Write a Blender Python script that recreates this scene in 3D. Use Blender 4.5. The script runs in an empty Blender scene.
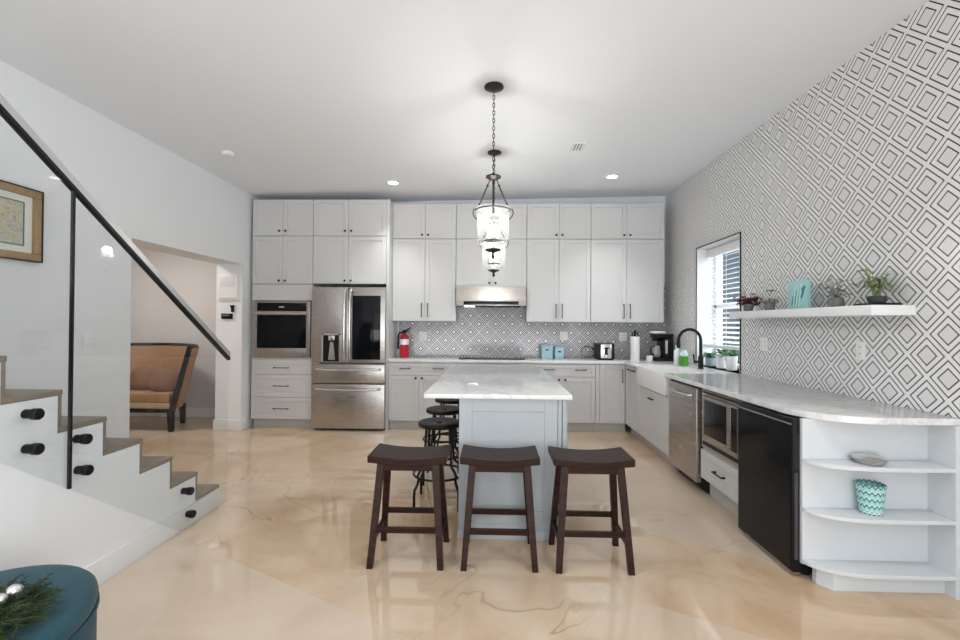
import bpy, bmesh, math, random
from mathutils import Vector, Matrix
random.seed(7)
SC = bpy.context.scene
COL = SC.collection
PI = math.pi

# ------------------------------------------------------------------ camera
def make_camera():
    cd = bpy.data.cameras.new('camera'); co = bpy.data.objects.new('camera', cd); COL.objects.link(co)
    cd.sensor_width = 36.0; cd.lens = 450/960*36.0; cd.clip_start = 0.05; cd.clip_end = 200
    y, p, r = math.radians(1.634), math.radians(0.482), math.radians(0.392)
    f = Vector((-math.sin(y)*math.cos(p), math.cos(y)*math.cos(p), math.sin(p)))
    rt = Vector((math.cos(y), math.sin(y), 0)); up = rt.cross(f)
    r0 = rt*math.cos(r) + up*math.sin(r); u0 = r0.cross(f)
    m = Matrix((r0, u0, -f)).transposed().to_4x4(); m.translation = (0, 0, 1.40)
    co.matrix_world = m
    SC.camera = co
make_camera()

# ------------------------------------------------------------------ world, big lights, exposure
W = bpy.data.worlds.new('daylight'); SC.world = W; W.use_nodes = True
bg = W.node_tree.nodes['Background']; bg.inputs[0].default_value = (0.86, 0.93, 1.0, 1); bg.inputs[1].default_value = 1.2

def area(name, loc, rot, sx, sy, power, col=(1, 1, 1)):
    l = bpy.data.lights.new(name, 'AREA'); l.shape = 'RECTANGLE'; l.size = sx; l.size_y = sy
    l.energy = power; l.color = col
    o = bpy.data.objects.new(name, l); COL.objects.link(o); o.location = loc; o.rotation_euler = rot
    return o
area('daylight_patio_doors', (-0.3, -2.9, 1.45), (PI/2, 0, 0), 5.0, 2.5, 10, (0.97, 0.98, 1.0))
area('ceiling_bounce_fill', (-0.3, -4.4, 0.05), (PI*.76, 0, 0), 6.0, 2.6, 210, (0.94, 0.97, 1.0))  # added lamp aimed upward to brighten the ceiling, standing in for outdoor bounce
area('side_fill', (2.66, -1.4, 1.55), (0, PI/2, 0), 1.5, 2.2, 56, (0.97, 0.985, 1.0))  # added fill lamp that brightens the stair side from the right
area('nook_fill', (-4.6, 5.0, 2.72), (0, 0, 0), .5, .5, 24, (1, .93, .86))  # unseen lamp added to brighten the nook
area('daylight_kitchen_window', (2.95, 4.80, 1.65), (0, PI/2, 0), 1.3, 0.9, 20, (0.90, 0.95, 1.0))
SC.view_settings.view_transform = 'Standard'; SC.view_settings.look = 'None'
SC.view_settings.gamma = 1.0; SC.view_settings.use_curve_mapping = False
SC.view_settings.exposure = 0.40

# ------------------------------------------------------------------ materials
def nmat(name, color=(.8, .8, .8), rough=.5, metal=0.0, spec=.5, emit=None, es=0, trans=0, ior=1.45, coat=0):
    m = bpy.data.materials.new(name); m.use_nodes = True
    b = m.node_tree.nodes['Principled BSDF']
    b.inputs['Base Color'].default_value = (*color, 1); b.inputs['Roughness'].default_value = rough
    b.inputs['Metallic'].default_value = metal; b.inputs['Specular IOR Level'].default_value = spec
    b.inputs['IOR'].default_value = ior; b.inputs['Transmission Weight'].default_value = trans
    b.inputs['Coat Weight'].default_value = coat
    if emit:
        b.inputs['Emission Color'].default_value = (*emit, 1); b.inputs['Emission Strength'].default_value = es
    return m
def nd(m, t, **kw):
    n = m.node_tree.nodes.new(t)
    for k, v in kw.items(): setattr(n, k, v)
    return n
def lk(m, a, b): m.node_tree.links.new(a, b)
def pb(m): return m.node_tree.nodes['Principled BSDF']
def mth(m, op, a, b=None, c=None):
    n = nd(m, 'ShaderNodeMath', operation=op)
    for i, v in enumerate((a, b, c)):
        if v is None: continue
        if isinstance(v, (int, float)): n.inputs[i].default_value = v
        else: lk(m, v, n.inputs[i])
    return n.outputs[0]
def mixc(m, f, a, b):
    n = nd(m, 'ShaderNodeMix', data_type='RGBA')
    for s, v in ((n.inputs[0], f), (n.inputs[6], a), (n.inputs[7], b)):
        if isinstance(v, (int, float)): s.default_value = v
        elif isinstance(v, tuple): s.default_value = (*v, 1)
        else: lk(m, v, s)
    return n.outputs[2]
def ramp(m, f, stops):
    n = nd(m, 'ShaderNodeValToRGB'); e = n.color_ramp.elements
    while len(e) < len(stops): e.new(.5)
    for x, (p, c) in zip(e, stops):
        x.position = p; x.color = (*c, 1) if len(c) == 3 else c
    lk(m, f, n.inputs[0]); return n.outputs[0]
def noise(m, vec, scale, detail=3, rough=.5, dist=0):
    n = nd(m, 'ShaderNodeTexNoise'); n.inputs['Scale'].default_value = scale; n.inputs['Detail'].default_value = detail
    n.inputs['Roughness'].default_value = rough; n.inputs['Distortion'].default_value = dist
    if vec is not None: lk(m, vec, n.inputs['Vector'])
    return n
def wpos(m): return nd(m, 'ShaderNodeNewGeometry').outputs['Position']
def opos(m): return nd(m, 'ShaderNodeTexCoord').outputs['Object']
def bump(m, h, s=.2, d=.01):
    n = nd(m, 'ShaderNodeBump'); n.inputs['Strength'].default_value = s; n.inputs['Distance'].default_value = d
    lk(m, h, n.inputs['Height']); lk(m, n.outputs[0], pb(m).inputs['Normal'])
def tinted(name, c0, c1, scale, rough, metal=0, spec=.5, detail=3, bmp=0):
    m = nmat(name, c0, rough, metal, spec); n = noise(m, opos(m), scale, detail)
    lk(m, mixc(m, n.outputs[0], c0, c1), pb(m).inputs['Base Color'])
    if bmp: bump(m, n.outputs[0], bmp)
    return m

M = {}
M['wall'] = nmat('wall_paint', (.84, .86, .88), .6, spec=.3)
M['ceiling'] = nmat('ceiling_paint', (.85, .88, .915), .7, spec=.2)
M['trim'] = nmat('white_trim', (.82, .83, .84), .35)
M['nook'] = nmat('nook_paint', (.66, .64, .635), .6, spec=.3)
M['cab'] = nmat('cabinet_white', (.635, .635, .635), .35)
M['island'] = nmat('island_paint', (.425, .455, .475), .4)
M['shelf'] = nmat('shelf_white', (.68, .71, .73), .4)
M['black'] = nmat('black_metal', (.006, .006, .007), .4, spec=.3)
M['bronze'] = nmat('dark_bronze', (.035, .028, .024), .4, .6)
M['blackglass'] = nmat('black_glass', (.005, .006, .008), .06, spec=.25)
M['blackplastic'] = nmat('black_plastic', (.007, .007, .008), .4, spec=.3)
M['whiteplastic'] = nmat('white_plastic', (.85, .85, .83), .35)
M['ceramic'] = nmat('white_ceramic', (.86, .86, .85), .12)
M['dark'] = nmat('dark_gap', (.02, .018, .016), .7)
M['toe'] = nmat('toe_kick', (.55, .53, .50), .5)
M['red'] = nmat('extinguisher_red', (.52, .012, .025), .2)
M['pot'] = tinted('concrete_pot', (.16, .16, .15), (.24, .235, .22), 30, .8)
M['soil'] = nmat('soil', (.03, .022, .016), .9)
M['leafgreen'] = tinted('leaf_green', (.13, .21, .06), (.32, .40, .16), 25, .5)
M['leafgrey'] = tinted('leaf_grey_green', (.13, .15, .11), (.32, .34, .27), 25, .6)
M['leafred'] = tinted('leaf_burgundy', (.045, .010, .014), (.13, .03, .035), 25, .5)
M['leafbright'] = tinted('leaf_bright', (.07, .22, .10), (.2, .42, .22), 25, .5)
M['teal'] = tinted('teal_glaze', (.24, .52, .53), (.46, .70, .70), 14, .3)
M['tealdark'] = nmat('teal_dark', (.04, .20, .22), .3)
M['bluecan'] = nmat('pale_blue_enamel', (.36, .55, .63), .35)
M['soapgreen'] = nmat('green_soap', (.10, .42, .03), .15, trans=.2)
M['gold'] = tinted('antique_gold', (.30, .18, .08), (.50, .36, .20), 20, .4, .4)
M['cream'] = nmat('cream_mat', (.80, .80, .74), .7)
M['sofa'] = tinted('tan_upholstery', (.34, .19, .095), (.42, .24, .13), 40, .8)
M['sofacream'] = tinted('cream_upholstery', (.45, .32, .19), (.52, .39, .25), 40, .8)
M['cushion'] = tinted('brown_cushion', (.17, .085, .05), (.26, .14, .085), 30, .8)
M['darkwood'] = nmat('black_wood', (.008, .005, .004), .4, spec=.25)
M['tread'] = tinted('grey_oak', (.20, .165, .13), (.29, .245, .20), 9, .4)
M['silver'] = nmat('silver_ball', (.8, .8, .8), .15, .9)
M['needle'] = tinted('pine_needles', (.012, .03, .012), (.06, .09, .035), 35, .7)
M['clearplastic'] = nmat('clear_dish', (.75, .75, .78), .08, trans=.6)
M['bulb'] = nmat('lit_bulb', (1, 1, 1), .4, emit=(1, .95, .88), es=8)
M['candle'] = nmat('candle_sleeve', (.82, .80, .74), .5)
M['led'] = nmat('lit_downlight', (1, 1, 1), .4, emit=(1, .96, .9), es=12)
M['rail'] = nmat('brushed_rail', (.50, .50, .50), .35, .7)

def stainless(name, col, rough=.28):
    m = nmat(name, col, rough, 1.0)
    mp = nd(m, 'ShaderNodeMapping'); mp.inputs['Scale'].default_value = (2.5, 2.5, 160)
    lk(m, opos(m), mp.inputs[0]); n = noise(m, mp.outputs[0], 3, 2)
    lk(m, ramp(m, n.outputs[0], [(.3, (rough-.05,)*3), (.7, (rough+.1,)*3)]), pb(m).inputs['Roughness'])
    return m
M['steel'] = stainless('stainless_steel', (.46, .43, .40))
M['steellight'] = stainless('polished_steel', (.72, .71, .70), .2)

def wood_mat():
    m = nmat('espresso_wood', (.05, .025, .018), .35, spec=.16)
    mp = nd(m, 'ShaderNodeMapping'); mp.inputs['Scale'].default_value = (2, 30, 30); lk(m, opos(m), mp.inputs[0])
    n = noise(m, mp.outputs[0], 2, 4)
    lk(m, ramp(m, n.outputs[0], [(.3, (.016, .006, .004)), (.7, (.040, .017, .011))]), pb(m).inputs['Base Color'])
    return m
M['espresso'] = wood_mat()

def floor_mat():
    m = nmat('polished_marble', (.6, .5, .4), .04, ior=1.75)
    p = wpos(m)
    mp = nd(m, 'ShaderNodeMapping'); mp.inputs['Rotation'].default_value = (0, 0, math.radians(28)); lk(m, p, mp.inputs[0])
    br = nd(m, 'ShaderNodeTexBrick'); lk(m, mp.outputs[0], br.inputs['Vector'])
    br.inputs['Scale'].default_value = 1.0; br.inputs['Brick Width'].default_value = 1.2; br.inputs['Row Height'].default_value = .8
    br.inputs['Mortar Size'].default_value = .0015; br.inputs['Color1'].default_value = (0, 0, 0, 1); br.inputs['Color2'].default_value = (1, 1, 1, 1)
    br.inputs['Mortar'].default_value = (.5, .5, .5, 1)
    n1 = noise(m, mp.outputs[0], 1.3, 5, .55, 1.2)
    base = ramp(m, n1.outputs[0], [(.3, (.49, .32, .185)), (.5, (.63, .455, .295)), (.7, (.71, .565, .41))])
    base = mixc(m, mth(m, 'MULTIPLY', br.outputs['Color'], .7), base, (.64, .55, .455))
    # veins
    n2 = noise(m, p, .8, 4, .5, 1.4)
    v = mth(m, 'ABSOLUTE', mth(m, 'SUBTRACT', n2.outputs[0], .5))
    vm = ramp(m, v, [(0, (1, 1, 1)), (.0045, (.0, .0, .0))])
    n3 = noise(m, p, .7, 2)
    vm = mth(m, 'MULTIPLY', vm, ramp(m, n3.outputs[0], [(.46, (0, 0, 0)), (.62, (.7, .7, .7))]))
    base = mixc(m, vm, base, (.30, .20, .12))
    base = mixc(m, mth(m, 'MULTIPLY', br.outputs['Fac'], .35), base, (.45, .36, .28))
    lk(m, base, pb(m).inputs['Base Color'])
    n4 = noise(m, p, 3, 2)
    lk(m, ramp(m, n4.outputs[0], [(.3, (.025,)*3), (.7, (.05,)*3)]), pb(m).inputs['Roughness'])
    return m
M['floor'] = floor_mat()

def quartz():
    m = nmat('white_quartz', (.8, .8, .8), .12)
    p = wpos(m); n2 = noise(m, p, 2.2, 6, .6, 1.8)
    v = mth(m, 'ABSOLUTE', mth(m, 'SUBTRACT', n2.outputs[0], .5))
    vm = ramp(m, v, [(0, (.6,)*3), (.05, (.0,)*3)])
    n1 = noise(m, p, 5, 4)
    base = mixc(m, n1.outputs[0], (.78, .78, .78), (.84, .84, .835))
    lk(m, mixc(m, vm, base, (.62, .62, .63)), pb(m).inputs['Base Color'])
    return m
M['quartz'] = quartz()

def diamond(name, axis, a0, z0, base, line, bands, pitch=.238, rough=.25, centre=None):
    m = nmat(name, base, rough)
    s = nd(m, 'ShaderNodeSeparateXYZ'); lk(m, wpos(m), s.inputs[0])
    a = mth(m, 'SUBTRACT', s.outputs[axis], a0); z = mth(m, 'SUBTRACT', s.outputs[2], z0)
    def cell(x):
        x = mth(m, 'DIVIDE', x, pitch)
        fr = mth(m, 'FRACT', mth(m, 'ADD', x, 100.5))
        return mth(m, 'MULTIPLY', mth(m, 'ABSOLUTE', mth(m, 'SUBTRACT', fr, .5)), 2)
    d = mth(m, 'MAXIMUM', cell(mth(m, 'ADD', a, z)), cell(mth(m, 'SUBTRACT', a, z)))
    mask = None
    for lo, hi in bands:
        k = mth(m, 'MULTIPLY', mth(m, 'GREATER_THAN', d, lo), mth(m, 'LESS_THAN', d, hi))
        mask = k if mask is None else mth(m, 'MAXIMUM', mask, k)
    n = noise(m, wpos(m), 9, 5, .6)
    b = mixc(m, n.outputs[0], tuple(x*.93 for x in base), tuple(min(1, x*1.05) for x in base))
    if centre:
        b = mixc(m, mth(m, 'LESS_THAN', d, bands[0][0]), b, centre)
    lk(m, mixc(m, mask, b, line), pb(m).inputs['Base Color'])
    return m
M['tile'] = diamond('diamond_tile_wall', 1, 2.592, 1.24, (.82, .815, .81), (.03, .028, .028), [(.435, .515), (.79, .87)], centre=(.74, .735, .73))
M['splash'] = diamond('diamond_tile_backsplash', 0, .04, 1.16, (.20, .20, .205), (.72, .72, .72), [(-1, .24), (.42, .54), (.68, .78), (.92, 1.01)], rough=.12)  # right wall's tile again, with its shade painted in as grey

def glassmix(name, tint=(1, 1, 1), white=0.0, gl=1.0):
    m = bpy.data.materials.new(name); m.use_nodes = True; nt = m.node_tree; nt.nodes.clear()
    out = nd(m, 'ShaderNodeOutputMaterial'); tr = nd(m, 'ShaderNodeBsdfTransparent'); tr.inputs[0].default_value = (*tint, 1)
    g = nd(m, 'ShaderNodeBsdfGlossy'); g.inputs['Roughness'].default_value = .02
    lw = nd(m, 'ShaderNodeLayerWeight'); lw.inputs[0].default_value = .5
    fr = mth(m, 'ADD', mth(m, 'MULTIPLY', mth(m, 'POWER', lw.outputs['Facing'], 5), .9), .035)   # Schlick reflectance, same on both faces of the pane
    mx = nd(m, 'ShaderNodeMixShader'); lk(m, mth(m, 'MULTIPLY', fr, gl), mx.inputs[0]); lk(m, tr.outputs[0], mx.inputs[1]); lk(m, g.outputs[0], mx.inputs[2])
    res = mx.outputs[0]
    if white:
        df = nd(m, 'ShaderNodeBsdfTranslucent'); df.inputs[0].default_value = (.9, .9, .9, 1)
        m2 = nd(m, 'ShaderNodeMixShader'); m2.inputs[0].default_value = white
        lk(m, res, m2.inputs[1]); lk(m, df.outputs[0], m2.inputs[2]); res = m2.outputs[0]
    lk(m, res, out.inputs[0]); return m
M['glass'] = glassmix('clear_glass', (.965, .975, .975))
M['jar'] = glassmix('seeded_jar_glass', (.985, .985, .985), .032)

def painting_mat():
    m = nmat('painting', (.5, .5, .4), .7); p = opos(m)
    n = noise(m, p, 16, 5, .7, 1.5)
    c = ramp(m, n.outputs[1] if False else n.outputs[0], [(.25, (.16, .18, .12)), (.42, (.42, .42, .34)), (.52, (.60, .60, .52)), (.62, (.52, .42, .13)), (.78, (.30, .32, .30))])
    lk(m, c, pb(m).inputs['Base Color']); return m
M['painting'] = painting_mat()

def velvet():
    m = nmat('teal_velvet', (.008, .055, .08), .8)
    pb(m).inputs['Sheen Weight'].default_value = .1
    n = noise(m, opos(m), 5, 3); lk(m, mixc(m, n.outputs[0], (.007, .045, .065), (.013, .075, .10)), pb(m).inputs['Base Color'])
    return m
M['velvet'] = velvet()
def basket_mat():
    m = nmat('turquoise_zigzag', (.25, .6, .6), .4)
    s = nd(m, 'ShaderNodeSeparateXYZ'); lk(m, opos(m), s.inputs[0])
    ang = mth(m, 'ARCTAN2', s.outputs[1], s.outputs[0])
    tri = mth(m, 'ABSOLUTE', mth(m, 'SUBTRACT', mth(m, 'FRACT', mth(m, 'MULTIPLY', ang, 2.55)), .5))
    w = mth(m, 'FRACT', mth(m, 'ADD', mth(m, 'MULTIPLY', s.outputs[2], 28), mth(m, 'MULTIPLY', tri, .9)))
    c = ramp(m, w, [(0, (.33, .68, .67)), (.40, (.33, .68, .67)), (.45, (.03, .12, .14)), (.65, (.03, .12, .14)), (.7, (.62, .80, .78)), (.9, (.62, .80, .78)), (.95, (.33, .68, .67))])
    lk(m, c, pb(m).inputs['Base Color']); return m
M['zigzag'] = basket_mat()

# ------------------------------------------------------------------ mesh helpers
class MB:
    def __init__(s): s.bm = bmesh.new()
    def box(s, x0, x1, y0, y1, z0, z1, bev=0, seg=2):
        r = bmesh.ops.create_cube(s.bm, size=1)
        sx, sy, sz = x1-x0, y1-y0, z1-z0
        for v in r['verts']:
            v.co = Vector(((v.co.x+.5)*sx+x0, (v.co.y+.5)*sy+y0, (v.co.z+.5)*sz+z0))
        if bev:
            es = list({e for v in r['verts'] for e in v.link_edges})
            bmesh.ops.bevel(s.bm, geom=es, offset=min(bev, .45*min(abs(sx), abs(sy), abs(sz))), segments=seg, affect='EDGES', profile=.6)
        return s
    def lathe(s, prof, c=(0, 0, 0), n=24, axis='Z', cap=True):
        rings = []
        for r, z in prof:
            ring = []
            for i in range(n):
                a = 2*PI*i/n
                if axis == 'Z': co = (c[0]+r*math.cos(a), c[1]+r*math.sin(a), c[2]+z)
                elif axis == 'X': co = (c[0]+z, c[1]+r*math.cos(a), c[2]+r*math.sin(a))
                else: co = (c[0]+r*math.cos(a), c[1]+z, c[2]-r*math.sin(a))
                ring.append(s.bm.verts.new(co))
            rings.append(ring)
        for a, b in zip(rings, rings[1:]):
            for i in range(n):
                s.bm.faces.new((a[i], a[(i+1) % n], b[(i+1) % n], b[i]))
        if cap:
            s.bm.faces.new(rings[0][::-1]); s.bm.faces.new(rings[-1])
        return s
    def tube(s, pts, r, n=10, closed=False, cap=True, radii=None):
        P = [Vector(p) for p in pts]; rings = []; N = len(P)
        up = None
        for i, p in enumerate(P):
            if closed: t = (P[(i+1) % N]-P[i-1])
            else: t = P[min(i+1, N-1)]-P[max(i-1, 0)]
            t.normalize()
            if up is None:
                up = Vector((0, 0, 1)) if abs(t.z) < .9 else Vector((1, 0, 0))
            up = (up - t*up.dot(t))
            if up.length < 1e-6: up = t.orthogonal()
            up.normalize(); sd = t.cross(up)
            rr = radii[i] if radii else r
            rings.append([s.bm.verts.new(p+(up*math.cos(2*PI*k/n)+sd*math.sin(2*PI*k/n))*rr) for k in range(n)])
        prs = list(zip(rings, rings[1:])) + ([(rings[-1], rings[0])] if closed else [])
        for a, b in prs:
            for k in range(n): s.bm.faces.new((a[k], a[(k+1) % n], b[(k+1) % n], b[k]))
        if cap and not closed:
            s.bm.faces.new(rings[0][::-1]); s.bm.faces.new(rings[-1])
        return s
    def ring(s, c, R, r, n=32, m=8, sx=1, sy=1):
        return s.tube([(c[0]+R*sx*math.cos(2*PI*i/n), c[1]+R*sy*math.sin(2*PI*i/n), c[2]) for i in range(n)], r, m, True)
    def prism(s, poly, axis, a0, a1, bev=0):
        # poly in the two other axes (order XY, XZ or YZ)
        def co(p, a):
            if axis == 'Z': return (p[0], p[1], a)
            if axis == 'Y': return (p[0], a, p[1])
            return (a, p[0], p[1])
        A = [s.bm.verts.new(co(p, a0)) for p in poly]; B = [s.bm.verts.new(co(p, a1)) for p in poly]
        n = len(poly); fs = [s.bm.faces.new(A[::-1]), s.bm.faces.new(B)]
        for i in range(n): fs.append(s.bm.faces.new((A[i], A[(i+1) % n], B[(i+1) % n], B[i])))
        if bev:
            es = list({e for f in fs[:2] for e in f.edges})
            bmesh.ops.bevel(s.bm, geom=es, offset=bev, segments=2, affect='EDGES', profile=.6)
        return s
    def beam(s, p0, p1, w, d, w1=None, d1=None, xref=(1, 0, 0)):
        # rectangular bar from p0 to p1 whose ends stay level
        w1 = w if w1 is None else w1; d1 = d if d1 is None else d1
        vs = []
        for p, a, b in ((p0, w, d), (p1, w1, d1)):
            vs.append([s.bm.verts.new((p[0]+i*a/2, p[1]+j*b/2, p[2])) for i, j in ((-1, -1), (1, -1), (1, 1), (-1, 1))])
        A, B = vs
        s.bm.faces.new(A[::-1]); s.bm.faces.new(B)
        for i in range(4): s.bm.faces.new((A[i], A[(i+1) % 4], B[(i+1) % 4], B[i]))
        return s
    def ball(s, c, r, sz=(1, 1, 1), u=14, v=10):
        q = bmesh.ops.create_uvsphere(s.bm, u_segments=u, v_segments=v, radius=r)
        for x in q['verts']: x.co = Vector((x.co.x*sz[0]+c[0], x.co.y*sz[1]+c[1], x.co.z*sz[2]+c[2]))
        return s
    def leaf(s, base, d, L, w, droop=.3, fold=.0):
        d = Vector(d).normalized(); side = d.cross(Vector((0, 0, 1)))
        if side.length < .05: side = Vector((1, 0, 0))
        side.normalize(); up = side.cross(d); rows = []
        for i, (t, k) in enumerate(((0, .15), (.3, .9), (.6, 1), (.85, .55), (1, .05))):
            c = Vector(base)+d*(L*t)-Vector((0, 0, 1))*(droop*L*t*t)
            rows.append([s.bm.verts.new(c-side*w*k/2+up*fold*w*k), s.bm.verts.new(c), s.bm.verts.new(c+side*w*k/2+up*fold*w*k)])
        for a, b in zip(rows, rows[1:]):
            for i in range(2): s.bm.faces.new((a[i], a[i+1], b[i+1], b[i]))
        return s
    def build(s, name, mat, parent=None, smooth=None):
        bmesh.ops.recalc_face_normals(s.bm, faces=s.bm.faces)
        me = bpy.data.meshes.new(name); s.bm.to_mesh(me); s.bm.free()
        me.materials.append(M[mat] if isinstance(mat, str) else mat)
        o = bpy.data.objects.new(name, me); COL.objects.link(o)
        if parent: o.parent = parent
        if smooth is not False:
            ang = math.radians(smooth or 35)
            bm = bmesh.new(); bm.from_mesh(me)
            for f in bm.faces: f.smooth = True
            for e in bm.edges:
                e.smooth = len(e.link_faces) == 2 and e.calc_face_angle(9) < ang
            bm.to_mesh(me); bm.free()
        return o

def tag(o, label, cat, group=None):
    o['label'] = label; o['category'] = cat
    if group: o['group'] = group
    return o
def thing(name, label, cat, loc=(0, 0, 0), rz=0, group=None):
    o = bpy.data.objects.new(name, None); COL.objects.link(o); o.empty_display_size = .1
    o.location = loc; o.rotation_euler = (0, 0, rz)
    return tag(o, label, cat, group)
def struct(o):
    o['kind'] = 'structure'; return o
def stuff(o):
    o['kind'] = 'stuff'; return o
def clone(root, loc, rz, label):
    r = root.copy(); COL.objects.link(r); r.location = loc; r.rotation_euler = (0, 0, rz); r['label'] = label
    for ch in list(root.children):
        c = ch.copy(); COL.objects.link(c); c.parent = r
        for g in list(ch.children):
            d = g.copy(); COL.objects.link(d); d.parent = c
    return r

# ------------------------------------------------------------------ room shell
XW, XL, YB, YF = 2.43, -3.25, 6.43, -3.0
def cz(x): return 3.177 + .0202*x            # the ceiling is very slightly out of level
YJ0, YJ1, LZ = 3.95, 5.74, 2.15              # opening in the left wall
WT = .34                                     # left wall thickness
struct(MB().box(-6.2, 2.9, YF-.3, 6.8, -.12, 0).build('floor', 'floor', smooth=False))
struct(MB().prism([(-3.6, cz(-3.6)), (2.75, cz(2.75)), (2.75, cz(2.75)+.15), (-3.6, cz(-3.6)+.15)], 'Y', YF-.3, 6.8).build('ceiling', 'ceiling', smooth=False))
struct(MB().box(-3.25, XW+.3, YB, YB+.2, 0, 3.35).build('wall_back', 'wall', smooth=False))
b = MB(); WY0, WY1, WZ0, WZ1 = 4.49, 5.43, .93, 2.31
b.box(XW, XW+.3, YF, -2.5, 0, 3.35).box(XW, XW+.3, -2.5, -.3, 0, .7).box(XW, XW+.3, -2.5, -.3, 2.4, 3.35).box(XW, XW+.3, -.3, WY0, 0, 3.35).box(XW, XW+.3, WY1, YB, 0, 3.35).box(XW, XW+.3, WY0, WY1, 0, WZ0).box(XW, XW+.3, WY0, WY1, WZ1, 3.35)
struct(b.build('wall_right', 'tile', smooth=False))
b = MB(); b.box(XL-WT, XL, YF, YJ0, 0, 3.25).box(XL-WT, XL, YJ0, YJ1, LZ, 3.25).box(XL-WT, XL, YJ1, YB+.2, 0, 3.25)
struct(b.build('wall_left', 'wall', smooth=False))
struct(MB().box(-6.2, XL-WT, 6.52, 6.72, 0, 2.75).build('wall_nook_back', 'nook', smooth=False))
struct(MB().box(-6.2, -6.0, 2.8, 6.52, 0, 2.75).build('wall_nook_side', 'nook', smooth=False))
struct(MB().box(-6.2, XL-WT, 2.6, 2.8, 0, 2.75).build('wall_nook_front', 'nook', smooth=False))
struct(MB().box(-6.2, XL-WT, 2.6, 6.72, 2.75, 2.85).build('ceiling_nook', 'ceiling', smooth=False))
# patio side behind the camera: piers and a header around a wide glazed opening
b = MB(); b.box(XL, -2.9, YF-.2, YF, 0, 3.3).box(2.2, XW+.3, YF-.2, YF, 0, 3.3).box(-2.9, 2.2, YF-.2, YF, 2.75, 3.3)
struct(b.build('wall_front', 'wall', smooth=False))
w2 = bpy.data.objects.new('window_2', None); COL.objects.link(w2); struct(w2)
for x in (-2.87, -1.2, .5, 2.17):
    MB().box(x-.03, x+.03, YF-.15, YF-.08, 0, 2.75).build('mullion', 'black', w2, False)
# tiled backsplash sheet on the back wall
struct(MB().box(-1.345, 2.43, YB-.008, YB, .9, 1.95).build('trim_1', 'splash', smooth=False))
# baseboards
struct(MB().box(-2.09, -2.072, YF, 3.395, 0, .135, .004).build('baseboard_stair', 'trim'))
struct(MB().box(XL-WT-.015, XL+.018, YJ1-.018, YJ1, 0, .14, .004).box(XL, XL+.018, YJ1, 5.86, 0, .14, .004).build('baseboard_left', 'trim'))
struct(MB().box(-6.0, XL-WT, 6.502, 6.52, 0, .14, .004).build('baseboard_nook', 'trim'))
struct(MB().box(XW-.018, XW, YF, 2.36, 0, .14, .004).build('baseboard_right', 'trim'))

# unseen side window behind the camera, added to carry the side fill
w3 = bpy.data.objects.new('added_window', None); COL.objects.link(w3); struct(w3)
b = MB(); b.box(XW+.08, XW+.14, -2.5, -2.44, .7, 2.4).box(XW+.08, XW+.14, -.36, -.3, .7, 2.4).box(XW+.08, XW+.14, -2.44, -.36, .7, .76).box(XW+.08, XW+.14, -2.44, -.36, 2.34, 2.4).box(XW+.08, XW+.14, -1.43, -1.37, .76, 2.34)
b.build('window_frame', 'trim', w3, False)
# ------------------------------------------------------------------ kitchen window
w1 = bpy.data.objects.new('window_1', None); COL.objects.link(w1); struct(w1)
def wframe():
    x0, x1 = XW+.20, XW+.26; b = MB()
    for y0, y1, z0, z1 in ((WY0, WY0+.05, WZ0, WZ1), (WY1-.05, WY1, WZ0, WZ1), (WY0, WY1, WZ1-.05, WZ1), (WY0, WY1, WZ0, WZ0+.05), (WY0, WY1, 1.60, 1.65)):
        b.box(x0, x1, y0, y1, z0, z1, .004)
    b.build('window_frame', 'trim', w1)
    MB().box(XW+.225, XW+.231, WY0+.05, WY1-.05, WZ0+.05, WZ1-.05).build('window_glass', 'glass', w1, False)
    b = MB(); t = .012
    b.box(XW-.004, XW+.2, WY1-t, WY1, WZ0, WZ1).box(XW-.004, XW+.2, WY0, WY0+t, WZ0, WZ1).box(XW-.004, XW+.2, WY0, WY1, WZ1-t, WZ1)
    b.build('reveal_lining', 'trim', w1, False)
    b = MB(); b.box(XW-.008, XW-.0005, WY1, WY1+.014, WZ0, WZ1+.012).box(XW-.008, XW-.0005, WY0-.012, WY1, WZ1, WZ1+.012).box(XW-.008, XW-.0005, WY0-.012, WY0, WZ0, WZ1)
    b.build('edge_trim', 'black', w1, False)
wframe()
bl = thing('window_blind', 'white horizontal slat blind half lowered in the kitchen window', 'blind', (XW+.13, (WY0+WY1)/2, 2.29))
hw = (WY1-WY0)/2-.02
MB().box(-.03, .03, -hw, hw, -.09, 0, .004).build('headrail', 'trim', bl)
b = MB()
for i in range(19):
    z = -.12-i*.053
    b.prism([(-.026, z-.010), (.026, z+.008), (.026, z+.011), (-.026, z-.007)], 'Y', -hw, hw)
b.build('slats', 'trim', bl, False)
MB().box(-.028, .028, -hw, hw, -1.15, -1.11, .004).build('bottom_rail', 'trim', bl)
b = MB()
for y in (-.3, 0, .3): b.box(-.0275, -.0265, y-.006, y+.006, -1.12, -.08)
b.build('ladder_tape', 'trim', bl, False)
# outside
tag(MB().box(5.2, 5.4, 1.0, 12.5, 0, 3.2).build('garden_wall', nmat('blue_grey_render', (.05, .085, .12), .8), smooth=False), 'blue grey house wall seen outside behind the window blind', 'wall')
def hedge():
    b = MB()
    for i in range(900):
        c = (random.uniform(4.0, 4.9), random.uniform(6.5, 11.5), random.uniform(0, 1.2))
        b.leaf(c, (random.uniform(-1, .3), random.uniform(-1, 1), random.uniform(-.2, 1)), .14, .08)
    return stuff(tag(b.build('garden_hedge', 'leafbright'), 'green hedge outside below the window blind', 'hedge'))
hedge()
struct(MB().box(2.9, 14, -3, 14, -.1, -.02).build('ground_outside', nmat('paving', (.4, .4, .4), .9), smooth=False))

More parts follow.
